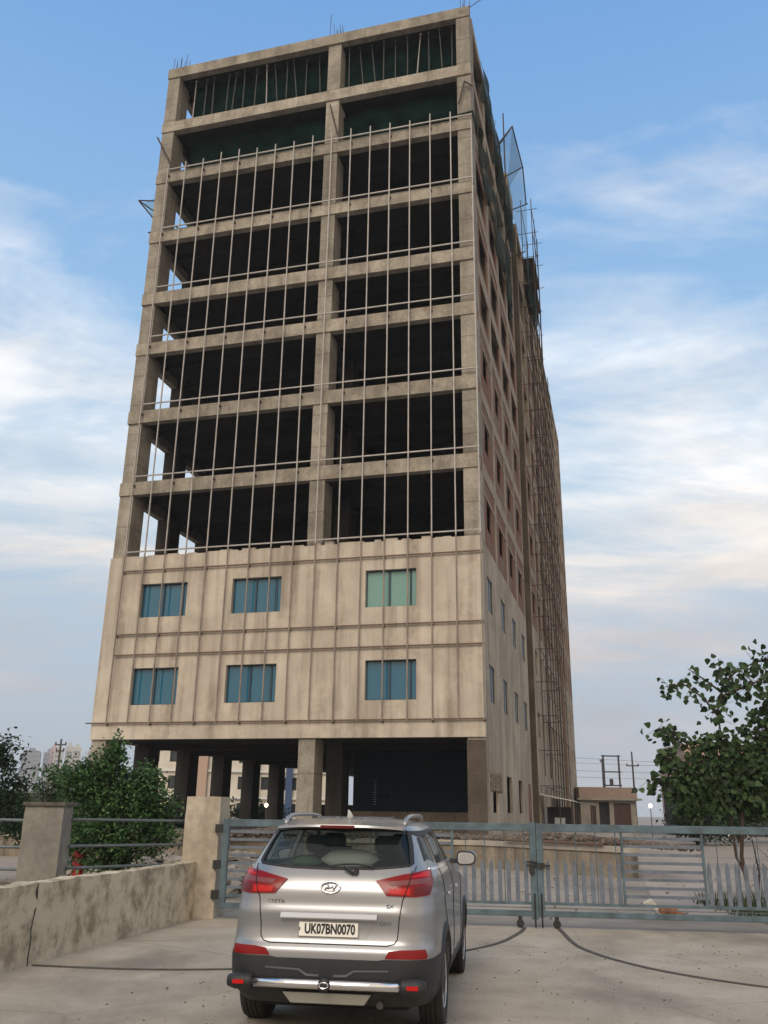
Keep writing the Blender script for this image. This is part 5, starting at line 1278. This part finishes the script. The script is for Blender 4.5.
dens = mth('ADD', mth('ADD', mth('ADD', dens, side_), mth('MULTIPLY', back_, .45)), mth('MULTIPLY', high_, 1.3))
cl = ramp(dens, [(.04, 0), (.11, .32), (.21, .95)])
# cloud colour changes with height: grey mauve low, cream above, white higher up
cc = ramp(zc, [(0, (.50, .53, .58)), (.10, (.56, .55, .58)), (.19, (.68, .62, .60)), (.27, (.92, .86, .80)), (.38, (.95, .96, .97)), (.6, (.78, .83, .90)), (.85, (.74, .73, .72))])
wf = ramp(back_, [(0, 0), (.7, .85)])  # warm tint for the added cloud behind the camera
wm = N(nt, 'ShaderNodeMixRGB'); wm.inputs['Color2'].default_value = (1.0, .80, .58, 1); L(wf, wm.inputs['Fac']); L(cc, wm.inputs['Color1']); cc = wm.outputs[0]
shade = ramp(noise_(mp2.outputs['Vector'], 3.2, 6, .6), [(.3, .78), (.7, 1.08)])
mlt = N(nt, 'ShaderNodeMixRGB', blend_type='MULTIPLY'); mlt.inputs['Fac'].default_value = 1; L(cc, mlt.inputs['Color1']); L(shade, mlt.inputs['Color2'])
clear = ramp(zc, [(0, (.50, .56, .64)), (.12, (.50, .58, .68)), (.30, (.50, .67, .82)), (.5, (.33, .565, .86)), (.75, (.19, .41, .79)), (1, (.15, .34, .72))])
sk = N(nt, 'ShaderNodeMixRGB', blend_type='MULTIPLY'); sk.inputs['Fac'].default_value = 1; sk.inputs['Color2'].default_value = (SKS, SKS, SKS, 1); L(sky.outputs[0], sk.inputs['Color1'])
m0 = N(nt, 'ShaderNodeMixRGB'); m0.inputs['Fac'].default_value = .8; L(sk.outputs[0], m0.inputs['Color1']); L(clear, m0.inputs['Color2'])
mx = N(nt, 'ShaderNodeMixRGB'); L(cl, mx.inputs['Fac']); L(m0.outputs[0], mx.inputs['Color1']); L(mlt.outputs[0], mx.inputs['Color2'])
gl = N(nt, 'ShaderNodeMixRGB', blend_type='MULTIPLY'); gl.inputs['Fac'].default_value = 1; gl.inputs['Color2'].default_value = (10, 10, 10, 1); L(mx.outputs[0], gl.inputs['Color1'])
L(gl.outputs[0], bg.inputs['Color']); bg.inputs['Strength'].default_value = .1
sd = bpy.data.lights.new('sun', 'SUN'); sd.energy = SUNE; sd.angle = R(28); sd.color = (1, .90, .78)
so_ = bpy.data.objects.new('sun', sd); COL.objects.link(so_)
dv_ = Vector((math.sin(SUN_AZ)*math.cos(SUN_EL), math.cos(SUN_AZ)*math.cos(SUN_EL), math.sin(SUN_EL)))
so_.rotation_euler = dv_.to_track_quat('Z', 'Y').to_euler()
cd = bpy.data.cameras.new('camera'); cam = bpy.data.objects.new('camera', cd); COL.objects.link(cam); sc.camera = cam
P_, R_, F_ = R(18.817), R(-.8156), 881.77
c, s = math.cos(P_), math.sin(P_); cr_, sr_ = math.cos(R_), math.sin(R_)
V = Vector((0, -s, c)); right = Vector((cr_, 0, 0))-V*sr_; up = Vector((sr_, 0, 0))+V*cr_; fw_ = Vector((0, c, s))
m = Matrix((right, up, -fw_)).transposed().to_4x4(); m.translation = (0, 0, 1.65); cam.matrix_world = m
cd.sensor_fit = 'AUTO'; cd.sensor_width = 36; cd.lens = F_/1024*36; cd.clip_start = .1; cd.clip_end = 6000
sc.render.resolution_x = 768; sc.render.resolution_y = 1024
sc.render.engine = 'CYCLES'
sc.view_settings.view_transform = 'Standard'; sc.view_settings.look = 'None'; sc.view_settings.exposure = EXPO; sc.view_settings.gamma = 1; sc.view_settings.use_curve_mapping = False
